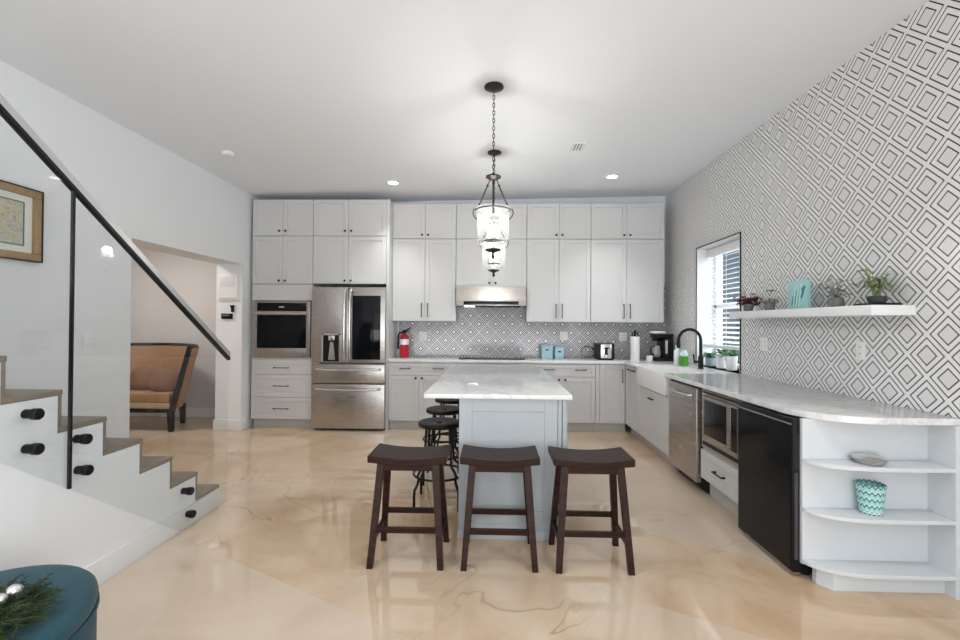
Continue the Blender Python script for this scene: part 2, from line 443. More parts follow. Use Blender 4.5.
# ------------------------------------------------------------------ cabinets
def shaker(b, x0, x1, z0, z1, y=0, t=.02, rail=.055, rec=.009):
    rail = min(rail, (z1-z0)*.3)
    b.box(x0+rail*.9, x1-rail*.9, y-t+rec, y, z0+rail*.9, z1-rail*.9)
    b.box(x0, x0+rail, y-t, y, z0, z1, .0018, 1).box(x1-rail, x1, y-t, y, z0, z1, .0018, 1)
    b.box(x0+rail, x1-rail, y-t, y, z0, z0+rail, .0018, 1).box(x0+rail, x1-rail, y-t, y, z1-rail, z1, .0018, 1)
def slab(b, x0, x1, z0, z1, y=0, t=.02): b.box(x0, x1, y-t, y, z0, z1, .002, 1)
def handle(parent, kind, x, z, L=.14, y=-.02, name='handle'):
    b = MB()
    if kind == 'knob':
        b.lathe([(.006, 0), (.006, -.012), (.014, -.018), (.015, -.024), (.011, -.029), (.002, -.030)], (x, y, z), 14, 'Y'); name = 'knob'
    elif kind == 'v':
        b.box(x-.005, x+.005, y-.034, y-.025, z-L/2, z+L/2, .002).box(x-.006, x+.006, y-.028, y, z-L/2, z-L/2+.014, .002).box(x-.006, x+.006, y-.028, y, z+L/2-.014, z+L/2, .002)
    else:
        b.box(x-L/2, x+L/2, y-.034, y-.025, z-.005, z+.005, .002).box(x-L/2, x-L/2+.014, y-.028, y, z-.007, z+.007, .002).box(x+L/2-.014, x+L/2, y-.028, y, z-.007, z+.007, .002)
    return b.build(name, 'bronze', parent)
def cabinet(name, label, loc, rz, w, d, z0, z1, fronts, toe=0, group=None, cat='cabinet', hollow=None):
    t = thing(name, label, cat, loc, rz, group)
    b = MB()
    if hollow:
        zz0, zz1 = hollow
        b.box(0, w, 0, d, z0, zz0).box(0, w, 0, d, zz1, z1).box(0, .02, 0, d, zz0, zz1).box(w-.02, w, 0, d, zz0, zz1).box(.02, w-.02, d-.02, d, zz0, zz1)
    else: b.box(0, w, 0, d, z0, z1)
    b.build('carcass', 'cab', t, False)
    if toe: MB().box(0, w, .055, .075, 0, z0).build('toe_kick', 'toe', t, False)
    g = .002
    for f in fronts:
        kind, x0, x1, a, c = f[:5]; b = MB()
        (slab if kind in ('slab', 'panel') else shaker)(b, x0+g, x1-g, a+g, c-g)
        o = b.build({'door': 'door', 'drawer': 'drawer', 'slab': 'drawer', 'panel': 'filler_panel'}[kind], 'cab', t, False)
        for h in f[5:]: handle(o, *h)
    return t
def two_doors(w, z0, z1, kx, kind, hz, L=.14):
    """two doors meeting at kx, handles either side of the seam at height hz"""
    return [('door', 0, kx, z0, z1, (kind, kx-.041, hz, L)), ('door', kx, w, z0, z1, (kind, kx+.041, hz, L))]

ZC = .925                     # worktop height
CT = .035                     # worktop thickness
ZB = ZC-CT
YC = 5.917                    # base carcass front (doors stand 20 mm proud)
YU = 6.10                     # upper carcass front
# --- tall oven tower and refrigerator surround
G1 = 'small top row cabinets'; G2 = 'wall cabinets'; G3 = 'base cabinets'
ox0, ox1, fx1 = -3.205, -2.392, -1.400
w = ox1-ox0
cabinet('top_cabinet', 'small white two-door top cabinet highest above the wall oven', (ox0, YC, 0), 0, w, .5, 2.552, 3.037, two_doors(w, 2.552, 3.037, w/2, 'knob', 2.615), group=G1)
cabinet('wall_cabinet', 'white two-door cabinet directly above the wall oven', (ox0, YC, 0), 0, w, .5, 1.912, 2.548, two_doors(w, 1.912, 2.548, w/2, 'knob', 1.955), group=G2)
cabinet('oven_cabinet', 'white cabinet housing the wall oven over three drawers', (ox0, YC, 0), 0, w, .5, .115, 1.908,
        [('panel', 0, w, 1.69, 1.908),
         ('drawer', .0, w, .712, .905, ('h', w/2, .80, .2)), ('drawer', 0, w, .408, .71, ('h', w/2, .56, .2)), ('drawer', 0, w, .118, .406, ('h', w/2, .26, .2))], toe=1, hollow=(.93, 1.69))
w = fx1-ox1-.014
cabinet('top_cabinet', 'small white two-door top cabinet highest above the refrigerator', (ox1+.004, YC, 0), 0, w, .5, 2.552, 3.037, two_doors(w, 2.552, 3.037, w/2-.02, 'knob', 2.615), group=G1)
cabinet('wall_cabinet', 'white two-door cabinet directly above the refrigerator', (ox1+.004, YC, 0), 0, w, .5, 1.918, 2.548, two_doors(w, 1.918, 2.548, w/2-.02, 'knob', 1.958), group=G2)
tag(MB().box(fx1-.008, fx1+.03, YC-.02, YB, 0, 3.037).build('side_panel', 'cab', smooth=False), 'tall narrow white panel at the right side of the refrigerator', 'panel')

# --- wall oven
def oven():
    t = thing('wall_oven', 'stainless steel built-in oven with black glass door', 'oven', ((ox0+ox1)/2, YC, .935))
    hw = .382
    MB().box(-hw+.012, hw-.012, .01, .46, .005, .745).build('body', 'steel', t)
    b = MB(); y0, y1 = -.035, .0
    b.box(-hw, -.33, y0, y1, 0, .745, .003).box(.33, hw, y0, y1, 0, .745, .003).box(-.33, .33, y0, y1, .0, .125, .003)
    b.box(-.33, .33, y0, y1, .725, .745).box(-.33, .33, y0, y1, .565, .615)
    b.build('trim_frame', 'steel', t)
    MB().box(-.33, .33, -.037, -.002, .615, .725, .002).build('control_panel', 'blackglass', t)
    MB().box(-.035, .035, -.039, -.037, .66, .68).build('display', 'steellight', t, False)
    d = MB().box(-.33, .33, -.032, -.002, .125, .565, .003).build('door', 'blackglass', t)
    b = MB(); b.tube([(-.33, -.075, .585), (.33, -.075, .585)], .013, 12).box(-.32, -.29, -.075, -.03, .575, .595).box(.29, .32, -.075, -.03, .575, .595)
    b.build('handle', 'steellight', d)
oven()

# --- refrigerator
def fridge():
    t = thing('refrigerator', 'stainless steel french-door refrigerator with dark glass right door', 'refrigerator', (-1.872, 5.80, 0))
    hw = .478
    MB().box(-hw, hw-.018, .045, .60, .06, 1.84).build('body', nmat('fridge_side', (.18, .18, .18), .5), t)
    MB().box(-hw+.02, hw-.02, .06, .55, 0.004, .06).build('plinth', 'dark', t, False)
    dl = MB().box(-hw, -.004, -.02, .045, .885, 1.865, .008).build('door', 'steel', t)
    # dispenser
    q = MB(); x0, x1, z0, z1 = -.345, -.10, .90, 1.26
    q.box(x0, x0+.02, -.026, -.015, z0, z1).box(x1-.02, x1, -.026, -.015, z0, z1).box(x0, x1, -.026, -.015, z1-.02, z1).build('dispenser_frame', 'steellight', dl, False)
    MB().box(x0+.02, x1-.02, -.024, -.018, z0, z1-.02).build('dispenser_recess', 'blackplastic', dl, False)
    MB().box(-.25, -.17, -.05, -.022, 1.17, 1.235, .006).prism([(-.255, .92), (-.165, .92), (-.19, 1.15), (-.23, 1.15)], 'Y', -.034, -.024).build('dispenser_lever', 'steellight', dl)
    dr = MB().box(.004, hw, -.02, .045, .885, 1.865, .008).build('door', 'steel', t)
    MB().box(.055, .42, -.026, -.018, .925, 1.755, .004).build('glass_panel', 'blackglass', dr)
    for s, dd in ((-1, dl), (1, dr)):
        x = s*.035
        MB().tube([(x, -.022, .91), (x, -.06, .94), (x, -.082, 1.1), (x, -.09, 1.38), (x, -.082, 1.66), (x, -.06, 1.80), (x, -.022, 1.83)], .016, 12).build('handle', 'steellight', dd)
    for z0, z1, hz in ((.62, .862, .80), (.06, .605, .545)):
        o = MB().box(-hw, hw, -.02, .045, z0-.03*(z0 < .1), z1, .008).build('drawer', 'steel', t)
        MB().tube([(-.42, -.022, hz), (-.40, -.055, hz), (-.2, -.075, hz-.006), (0, -.082, hz-.008), (.2, -.075, hz-.006), (.40, -.055, hz), (.42, -.022, hz)], .016, 12).build('handle', 'steellight', o)
    MB().box(-.47, -.37, -.022, -.019, .866, .882).build('badge', 'steellight', t, False)
fridge()

# --- upper cabinets along the back wall
ux = [-1.372, -.504, .452, 1.312, 2.285]
names = ['the fire extinguisher', 'the range hood', 'the blue canisters', 'the coffee maker']
seams = [-.925, -.008, .887, 1.79]
for i in range(4):
    x0, x1 = ux[i]+.002, ux[i+1]-.002
    if i == 0: x0 = fx1+.032
    w = x1-x0; k = seams[i]-x0
    cabinet('top_cabinet', 'small white two-door top cabinet in the row high above '+names[i], (x0, YU, 0), 0, w, YB-YU-.01, 2.552, 3.03, two_doors(w, 2.552, 3.03, k, 'knob', 2.60), group=G1)
    if i == 1:
        cabinet('wall_cabinet', 'shorter white two-door cabinet right above the range hood', (x0, YU, 0), 0, w, YB-YU-.01, 1.90, 2.548, two_doors(w, 1.90, 2.548, k, 'knob', 1.952), group=G2)
    else:
        cabinet('wall_cabinet', 'tall white two-door wall cabinet with bar pulls above '+names[i], (x0, YU, 0), 0, w, YB-YU-.01, 1.432, 2.548, two_doors(w, 1.432, 2.548, k, 'v', 1.58, .19), group=G2)

# --- range hood
def hood():
    t = thing('range_hood', 'stainless steel under-cabinet range hood above the cooktop', 'hood', (-.025, 5.93, 1.64))
    b = MB(); b.prism([(.49, .255), (-.0, .255), (-.03, .075), (-.05, .0), (.49, .0)], 'X', -.46, .46)
    b.build('body', 'steel', t, False)
    MB().box(-.36, .36, -.051, -.025, .012, .055, .003).build('control_strip', 'blackglass', t)
    MB().box(-.40, .40, .02, .42, -.006, .0).build('filter', 'dark', t, False)
    MB().box(-.36, -.22, .06, .12, -.011, -.006).build('lamp', 'led', t, False)
hood()

# --- base cabinets along the back wall
HD = YB-YC-.02
bx = [fx1+.032, -.49, .449, 1.341]
w = bx[1]-bx[0]-.002
cabinet('base_cabinet', 'white base cabinet beside the refrigerator with wide drawer over two doors', (bx[0], YC, 0), 0, w, HD, .115, ZB,
        [('drawer', 0, w, .715, ZB-.012, ('h', w*.25, .808, .14), ('h', w*.75, .808, .14))] + two_doors(w, .118, .712, w*.46, 'knob', .68), toe=1, group=G3)
w = bx[2]-bx[1]-.002
cabinet('base_cabinet', 'white base cabinet under the cooktop hidden behind the island', (bx[1], YC, 0), 0, w, HD, .115, ZB,
        [('slab', 0, w, .715, ZB-.012), ('drawer', 0, w, .42, .712, ('h', w/2, .57, .2)), ('drawer', 0, w, .118, .418, ('h', w/2, .27, .2))], toe=1, group=G3)
w = bx[3]-bx[2]-.002
cabinet('base_cabinet', 'white base cabinet right of the island with wide drawer over two doors', (bx[2], YC, 0), 0, w, HD, .115, ZB,
        [('drawer', 0, w, .715, ZB-.012, ('h', .285, .808, .14), ('h', .70, .808, .14))] + two_doors(w, .118, .712, .455, 'knob', .678), toe=1, group=G3)
XF = 1.745                     # right-hand carcass front (doors stand 20 mm proud to 1.725)
w = XF-bx[3]-.002
t = cabinet('corner_cabinet', 'white blind corner base cabinet door beside the sink run', (bx[3], YC, 0), 0, w, HD, .115, ZB,
        [('panel', 0, .055, .118, ZB-.012), ('door', .055, w-.022, .118, ZB-.012, ('v', w-.06, .735, .17))], toe=1, group=G3)

# --- right-hand run: local x runs towards the camera (world -Y)
RR = -PI/2
RD = XW-XF-.015
def rcab(name, label, ya, yb, z0, z1, fronts, **k):
    return cabinet(name, label, (XF, ya, 0), RR, ya-yb, RD, z0, z1, fronts, **k)
w = 5.893-5.365
rcab('base_cabinet', 'narrow white corner base cabinet left of the farmhouse sink', 5.893, 5.365, .115, ZB, [('door', 0, w, .118, ZB-.012, ('h', .27, .838, .24))], toe=1, group=G3)
w = 5.36-4.50
rcab('sink_cabinet', 'white base cabinet under the farmhouse sink with one wide front', 5.36, 4.50, .115, .66, [('slab', 0, w, .118, .69, ('h', w/2, .60, .10))], toe=1, group=G3)

def sink():
    t = thing('farmhouse_sink', 'white ceramic apron-front sink under the black faucet', 'sink', (1.70, 4.93, .70))
    b = MB(); W, D, H, T = .424, .50, .215, .025
    b.box(0, .03, -W, W, 0, H, .008).box(D-T, D, -W, W, 0, H).box(.03, D-T, -W, -W+T, 0, H).box(.03, D-T, W-T, W, 0, H).box(.03, D-T, -W+T, W-T, 0, .02)
    b.build('basin', 'ceramic', t)
    MB().lathe([(.04, 0), (.045, .004), (.02, .005)], (.25, 0, .02), 20).build('drain', 'steellight', t)
sink()

def dishwasher():
    w = .60
    t = thing('dishwasher', 'stainless steel dishwasher between the sink and the microwave', 'dishwasher', (XF, 4.40, 0), RR)
    MB().box(.004, w-.004, .0, RD, .10, ZB-.004).build('tub', 'blackplastic', t, False)
    MB().box(.01, w-.01, .05, .08, 0.002, .10).build('toe_panel', 'dark', t, False)
    d = MB().box(.005, w-.005, -.045, -.002, .09, .872, .006).build('door', 'steel', t)
    b = MB(); b.tube([(.09, -.047, .80), (.10, -.07, .80), (.3, -.078, .795), (.5, -.07, .80), (.51, -.047, .80)], .011, 10); b.build('handle', 'steellight', d)
    MB().box(.0055, w-.0055, -.030, -.002, .874, ZB-.004).build('control_edge', 'blackplastic', t, False)
dishwasher()
tag(MB().box(XF-.02, XF+.5, 4.403, 4.497, .115, ZB-.002).build('filler_strip', 'cab', smooth=False), 'narrow white filler strip between farmhouse sink and dishwasher', 'filler')

w = .645
rcab('microwave_cabinet', 'white base cabinet holding the built-in microwave over one drawer', 3.78, 3.135, .145, ZB,
     [('drawer', 0, w, .148, .385, ('h', w/2, .27, .15)), ], toe=1, group=G3, hollow=(.40, .885))
def microwave():
    t = thing('microwave', 'stainless steel built-in microwave with black window in the right run', 'microwave', (XF, 3.755, .405), RR)
    w, h = .60, .47
    MB().box(.03, w-.03, .0, .40, .01, h-.03).build('body', 'steel', t, False)
    b = MB(); b.box(0, w, -.022, -.001, .0, .075, .003).box(0, w, -.022, -.001, .43, h, .003).box(0, .035, -.022, -.001, .075, .43).box(w-.03, w, -.022, -.001, .075, .43)
    b.build('trim_frame', 'steel', t)
    MB().box(.02, w-.02, -.026, -.021, .028, .055).build('vent_slot', 'dark', t, False)
    MB().box(.02, w-.02, -.026, -.021, .445, .462).build('vent_slot', 'dark', t, False)
    d = MB().box(.035, .47, -.040, -.004, .078, .428, .004).build('door', 'steel', t)
    MB().box(.075, .42, -.042, -.038, .12, .40, .003).build('window', 'blackglass', d)
    MB().box(.472, w-.03, -.038, -.004, .078, .428, .003).build('control_panel', 'steel', t)
    MB().box(.485, w-.042, -.041, -.037, .10, .41).build('keypad', 'blackglass', t, False)
microwave()

def cooler():
    y1 = 3.125; w = y1-2.565
    t = thing('wine_cooler', 'black glass-door beverage cooler beside the rounded end shelves', 'fridge', (XF, y1, 0), RR)
    MB().box(.004, w-.004, .0, RD, .03, .872).build('body', 'blackplastic', t)
    MB().box(.02, w-.02, -.02, .0, .028, .075).build('kick_grille', 'dark', t)
    d = MB().box(0, w, -.068, -.006, .028, .88, .006).build('door', 'blackplastic', t)
    MB().box(.012, w-.012, -.071, -.066, .04, .835).build('glass', 'blackglass', d, False)
    MB().box(.01, w-.01, -.0715, -.066, .845, .853).build('top_trim', 'steellight', d, False)
    b = MB(); b.box(w-.002, w+.002, -.055, -.035, .60, .80).build('grip_recess', 'dark', d, False)
    b = MB(); b.box(w-.002, w+.003, -.058, -.040, .10, .58).build('grip_trim', nmat('dark_steel', (.10, .10, .11), .35, .6), d, False)
    for x in (.04, w-.04): MB().lathe([(.018, 0), (.018, .03)], (x, .03, 0), 12).build('foot', 'blackplastic', t)
    MB().box(.01, w-.01, -.06, -.02, .012, .022).build('base_trim', 'steel', t, False)
cooler()

# --- rounded open shelves at the end of the run
def end_shelf():
    yb, yf = 2.54, 2.39; x0, x1 = 1.712, 2.405
    t = thing('end_shelf_unit', 'white open shelf unit with rounded corner at the counter end', 'shelf', (x0, yb, 0))
    W, D = x1-x0, yb-yf
    MB().box(0, XW-x0-.004, 0, .02, .09, ZB-.002).build('back_panel', 'shelf', t, False)
    MB().box(W-.02, XW-x0-.004, -D, 0, .0, ZB-.002).build('side_panel', 'shelf', t, False)
    def outline(o=0):
        p = [(W-.02, 0), (W-.02, -D-o)]
        cx, a, bb = .30, .30+o, D+o
        for i in range(0, 13):
            th = PI/2*i/12
            p.append((cx-a*math.sin(th), -bb*math.cos(th)))
        return p
    for z, n in ((.096, 'shelf_board'), (.380, 'shelf_board'), (.648, 'shelf_board')):
        MB().prism(outline(), 'Z', z, z+.02, .003).build(n, 'shelf', t)
    MB().prism([(.055, 0), (W-.02, 0), (W-.02, -D+.055), (.10, -D+.055), (.055, -.03)], 'Z', 0, .096).build('plinth', 'shelf', t, False)
end_shelf()

# ------------------------------------------------------------------ worktops
def worktop():
    b = MB()
    yf, xf = 5.877, 1.70
    b.box(fx1+.032, XW-.002, yf, YB-.009, ZB, ZC, .004)
    b.box(xf, XW-.002, 5.362, yf-.0005, ZB, ZC, .004)
    b.box(2.205, XW-.002, 4.5, 5.362, ZB, ZC)
    # near run with the rounded end
    p = [(XW-.002, 4.4995), (xf, 4.4995)]; a, c = .36, .32; cy = 2.40+c
    for i in range(17):
        th = PI/2*i/16
        p.append((xf+a-a*math.cos(th), cy-c*math.sin(th)))
    p.append((XW-.002, 2.40))
    b.prism(p, 'Z', ZB, ZC, .004)
    tag(b.build('worktop', 'quartz'), 'white quartz L-shaped worktop along the back and right walls', 'worktop')
worktop()
t = tag(MB().box(-.45, .43, 5.985, 6.36, ZC+.0005, ZC+.012, .003).build('cooktop', 'blackglass'), 'black glass cooktop set in the worktop below the range hood', 'cooktop')

# ------------------------------------------------------------------ island
def island():
    t = thing('island_cabinet', 'pale grey white kitchen island base with shaker end panel', 'island', (0, 2.94, 0))
    x0, x1, D = -.216, .480, 1.85
    MB().box(x0, x1, .02, D, .0, .913).build('carcass', 'island', t, False)
    b = MB(); shaker(b, x0, x1-.055, .10, .913, .02, .02, .085, .006); b.box(x1-.052, x1-.030, 0, .02, 0, .913).box(x1-.022, x1, 0, .02, 0, .913).box(x0, x1-.055, 0.004, .02, 0, .10)
    b.build('end_panel', 'island', t, False)
    MB().box(x0-.006, x1+.006, -.006, .012, 0, .06, .003).build('base_trim', 'island', t)
    b = MB()
    for i in range(3):
        o = MB(); y0 = .05+i*.6
        o.box(x1, x1+.018, y0, y0+.59, .11, .70, .002, 1); d = o.build('door', 'island', t, False)
        o = MB(); o.box(x1, x1+.018, y0, y0+.59, .71, .90, .002, 1); d = o.build('drawer', 'island', t, False)
    b.bm.free()
    tag(MB().box(-.445, .515, 2.91, 4.86, .9145, .945, .005).build('island_worktop', 'quartz'), 'white veined quartz worktop on the kitchen island', 'worktop')
island()

# ------------------------------------------------------------------ saddle stools
def saddle_stool(label, loc):
    t = thing('saddle_stool', label, 'stool', loc, 0, 'dark wooden saddle stools at the island end')
    W, D, H = .462, .285, .632; b = MB(); nx, ny = 16, 3
    def zt(u): return H-.022*(1-(2*u-1)**2)+.0
    top = [[b.bm.verts.new((W*(i/nx-.5), D*(j/ny-.5), zt(i/nx))) for j in range(ny+1)] for i in range(nx+1)]
    bot = [[b.bm.verts.new((W*(i/nx-.5), D*(j/ny-.5), H-.042-.012*(1-(2*i/nx-1)**2))) for j in range(ny+1)] for i in range(nx+1)]
    for i in range(nx):
        for j in range(ny):
            b.bm.faces.new((top[i][j], top[i+1][j], top[i+1][j+1], top[i][j+1])); b.bm.faces.new((bot[i][j], bot[i][j+1], bot[i+1][j+1], bot[i+1][j]))
        b.bm.faces.new((top[i][0], bot[i][0], bot[i+1][0], top[i+1][0])); b.bm.faces.new((top[i][ny], top[i+1][ny], bot[i+1][ny], bot[i][ny]))
    for j in range(ny):
        b.bm.faces.new((top[0][j], top[0][j+1], bot[0][j+1], bot[0][j])); b.bm.faces.new((top[nx][j], bot[nx][j], bot[nx][j+1], top[nx][j+1]))
    o = b.build('seat', 'espresso', t)
    md = o.modifiers.new('bevel', 'BEVEL'); md.width = .006; md.segments = 2; md.limit_method = 'ANGLE'
    tx, ty, fx, fy, zt_ = .160, .090, .203, .165, H-.05
    for i in (-1, 1):
        for j in (-1, 1):
            MB().beam((i*fx, j*fy, 0), (i*tx, j*ty, zt_), .034, .034, .040, .036).build('leg', 'espresso', t, False)
    def at(z): k = z/zt_; return fx+(tx-fx)*k, fy+(ty-fy)*k
    z = H-.075; x, y = at(z)
    for j in (-1, 1): MB().box(-x, x, j*y-.010, j*y+.010, z-.022, z+.028).build('apron', 'espresso', t, False)
    for j in (-1, 1):
        x, y = at(.205); MB().box(-x, x, j*y-.010, j*y+.010, .19, .222, .002).build('stretcher', 'espresso', t, False)
    for i in (-1, 1):
        x, y = at(.15); MB().box(i*x-.010, i*x+.010, -y, y, .135, .167, .002).build('stretcher', 'espresso', t, False)
    return t
s0 = saddle_stool('dark wooden saddle-seat stool nearest the stairs, left of three', (-.492, 2.735, 0))
clone(s0, (.046, 2.735, 0), 0, 'dark wooden saddle-seat stool centred before the island end, middle of three')
clone(s0, (.585, 2.73, 0), 0, 'dark wooden saddle-seat stool nearest the beverage cooler, right of three')

# ------------------------------------------------------------------ round stools
def round_stool(label, loc):
    t = thing('round_stool', label, 'stool', loc, 0, 'black round metal stools along the island')
    b = MB(); H = .635
    b.lathe([(.022, 0), (.15, 0), (.165, .006), (.168, .02), (.162, .034), (.15, .038), (.06, .030), (.024, .026), (.022, .0)], (0, 0, H-.036), 36, cap=False)
    b.build('seat', 'black', t)
    for k in range(4):
        a = PI/4+k*PI/2; c, s = math.cos(a), math.sin(a)
        P = [(.125, H-.035), (.135, .45), (.150, .31), (.190, .275), (.205, .25), (.195, .225), (.205, .19), (.232, .15), (.236, .10), (.236, 0)]
        MB().tube([(r*c, r*s, z) for r, z in P], .0105, 10).build('leg', 'black', t)
    MB().ring((0, 0, .235), .197, .009).build('footrest_ring', 'black', t)
    MB().ring((0, 0, .37), .140, .007).build('brace_ring', 'black', t)
    MB().ring((0, 0, .50), .128, .006).build('brace_ring', 'black', t)
    return t
r0 = round_stool('black round metal stool nearest the camera along the island side', (-.412, 3.52, 0))
clone(r0, (-.43, 4.06, 0), .04, 'black round metal stool second in the row along the island')
clone(r0, (-.42, 4.61, 0), -.05, 'black round metal stool farthest back along the island side')

# ------------------------------------------------------------------ pendants
def pendant(label, loc):
    t = thing('pendant_lamp', label, 'lamp', loc, 0, 'glass jar pendants over the island')
    MB().lathe([(.072, 0), (.072, -.012), (.05, -.024), (.016, -.03), (.01, -.045)], (0, 0, 0), 28).build('canopy', 'bronze', t)
    b = MB(); z = -.04; i = 0
    while z > -.70:
        q = []
        for k in range(10):
            a = 2*PI*k/10; u, v = .008*math.cos(a), .019*math.sin(a)
            q.append((u, 0, z-.016+v) if i % 2 else (0, u, z-.016+v))
        b.tube(q, .0028, 6, True); z -= .030; i += 1
    b.build('chain', 'bronze', t)
    MB().lathe([(.008, .03), (.02, .012), (.055, .006), (.058, -.004), (.03, -.022), (.012, -.03)], (0, 0, -.705), 24).build('crown', 'bronze', t)
    MB().tube([(0, 0, -.72), (0, 0, -1.20)], .007, 8).build('stem', 'bronze', t)
    ZR = -.965
    fr = MB(); fr.ring((0, 0, ZR), .128, .0055, 36, 8)
    for k in range(3):
        a = PI/2+k*2*PI/3+PI/3; c, s = math.cos(a), math.sin(a)
        P = [(.128, ZR+.005), (.15, ZR+.035), (.172, ZR+.03), (.178, ZR), (.165, ZR-.03), (.140, ZR-.055)]
        fr.tube([(r*c, r*s, zz) for r, zz in P], .0045, 8)
    fr.build('ring_frame', 'bronze', t)
    for k in range(3):
        a = PI/2+k*2*PI/3+PI/3; c, s = math.cos(a), math.sin(a); b = MB()
        b.tube([(.03*c, .03*s, -.725), (.05*c, .05*s, -.765)], .004, 6).tube([(.05*c, .05*s, -.765), (.118*c, .118*s, -.90)], .0055, 8).tube([(.118*c, .118*s, -.90), (.150*c, .150*s, -.935)], .003, 6)
        b.ball((.05*c, .05*s, -.765), .010).ball((.118*c, .118*s, -.90), .010)
        b.build('suspension_rod', 'bronze', t)
    b = MB(); b.lathe([(.132, -.945), (.124, -.965), (.121, -1.0), (.121, -1.12), (.118, -1.18), (.105, -1.225), (.075, -1.26), (.035, -1.278)], (0, 0, 0), 36, cap=False)
    b.build('glass_jar', 'jar', t)
    MB().lathe([(.005, .02), (.055, .008), (.058, 0), (.03, -.012), (.012, -.02), (.012, -.04), (.016, -.05), (.004, -.066)], (0, 0, -1.275), 20).build('finial', 'bronze', t)
    b = MB(); b.lathe([(.01, .01), (.062, .006), (.065, 0), (.02, -.008)], (0, 0, -1.20), 20); b.build('candle_tray', 'bronze', t)
    for k in range(3):
        a = k*2*PI/3+.4; c, s = .038*math.cos(a), .038*math.sin(a)
        o = MB().lathe([(.012, 0), (.012, .055)], (c, s, -1.195), 12).build('candle_sleeve', 'candle', t)
        MB().lathe([(.008, 0), (.017, .02), (.016, .035), (.007, .055), (.001, .065)], (c, s, -1.14), 12).build('bulb', 'bulb', o)
    t.scale = (1, 1, .964)
    l = bpy.data.lights.new('pendant_bulbs', 'POINT'); l.energy = 14; l.color = (1, .98, .95); l.shadow_soft_size = .035
    lo = bpy.data.objects.new('pendant_bulbs', l); COL.objects.link(lo); lo.parent = t; lo.location = (0, 0, -1.06)
    return t
def pclone():
    pendant('nearer glass jar pendant lamp hanging on a chain above the island', (-.003, 3.355, cz(0)))
    pendant('farther glass jar pendant lamp showing just below the nearer one', (.005, 4.645, cz(0)))
pclone()

# ------------------------------------------------------------------ ceiling fittings
def downlight(label, x, y, power=50, cone=125):
    t = thing('recessed_downlight', label, 'light', (x, y, cz(x)-.0045), 0, 'recessed ceiling downlights')
    MB().lathe([(.062, .004), (.085, .003), (.085, -.004), (.062, -.006)], (0, 0, 0), 28, cap=False).build('trim_ring', 'trim', t)
    MB().lathe([(.063, .002), (.063, -.002)], (0, 0, 0), 28).build('lens', 'led', t)
    l = bpy.data.lights.new('downlight_beam', 'SPOT'); l.energy = power; l.color = (1, .99, .97); l.spot_size = math.radians(cone); l.spot_blend = .8; l.shadow_soft_size = .06
    lo = bpy.data.objects.new('downlight_beam', l); COL.objects.link(lo); lo.parent = t; lo.location = (0, 0, -.02)
    return t
downlight('round recessed downlight in the ceiling before the refrigerator', -1.25, 5.55, 46, 88)
downlight('round recessed downlight in the ceiling at the right before the wall cabinets', 1.44, 5.5, 46, 88)
for i, (x, y) in enumerate(((-1.6, 1.2), (1.6, 1.2), (-1.6, -1.2), (1.6, -1.2))):      # unseen downlights added for light over the near half, not trim
    t = downlight('', x, y); t.name = 'trim_%d' % (i+3); struct(t)
    for k in ('label', 'category', 'group'): del t[k]
t = thing('air_vent', 'small slatted air vent in the ceiling right of the pendants', 'vent', (.845, 4.55, cz(.845)))
b = MB(); b.box(-.065, .065, -.105, -.095, -.010, .003).box(-.065, .065, .095, .105, -.010, .003).box(-.065, -.055, -.1, .1, -.010, .003).box(.055, .065, -.1, .1, -.010, .003)
b.build('frame', 'trim', t, False)
MB().box(-.055, .055, -.095, .095, -.002, .001).build('backing', 'dark', t, False)
b = MB()
for i in range(4): b.prism([(-.052+i*.029, -.003), (-.040+i*.029, -.003), (-.034+i*.029, -.010), (-.046+i*.029, -.010)], 'Y', -.095, .095)
b.build('slats', 'trim', t, False)
t = thing('smoke_detector', 'round white smoke detector on the ceiling near the left wall', 'detector', (-2.70, 4.48, cz(-2.7)+.001))
MB().lathe([(.06, 0), (.06, -.02), (.05, -.034), (.02, -.038)], (0, 0, 0), 24).build('housing', 'whiteplastic', t)
MB().ring((0, 0, -.030), .045, .004).build('vent_slot', 'pot', t)

# ------------------------------------------------------------------ staircase, railing
SX = -2.09
def stairs():
    t = thing('staircase', 'white staircase with grey wood treads rising along the left wall', 'stairs', (SX, 3.40, 0))
    run, rise, z1 = .254, .1825, .155
    N = 9; poly = [(0, 0)]
    for k in range(N):
        z = z1+k*rise-.028
        poly += [(-k*run-.02, z if k == 0 else z), (-(k+1)*run-.02, z)]
    poly[0] = (-.02, 0)
    poly.append((-N*run-.02, 0))
    MB().prism(poly, 'X', -(SX-XL)+.003, 0).build('stringer', 'wall', t, False)
    for k in range(N):
        z = z1+k*rise
        o = MB().box(-(SX-XL)+.004, .003, -(k+1)*run-.02, -k*run+.004, z-.028, z, .006).build('tread', 'tread', t)
        zr = 0 if k == 0 else z-rise
        MB().box(-(SX-XL)+.004, .0015, -k*run-.02, -k*run-.002, zr, z-.028).build('riser', 'tread', t, False)
stairs()
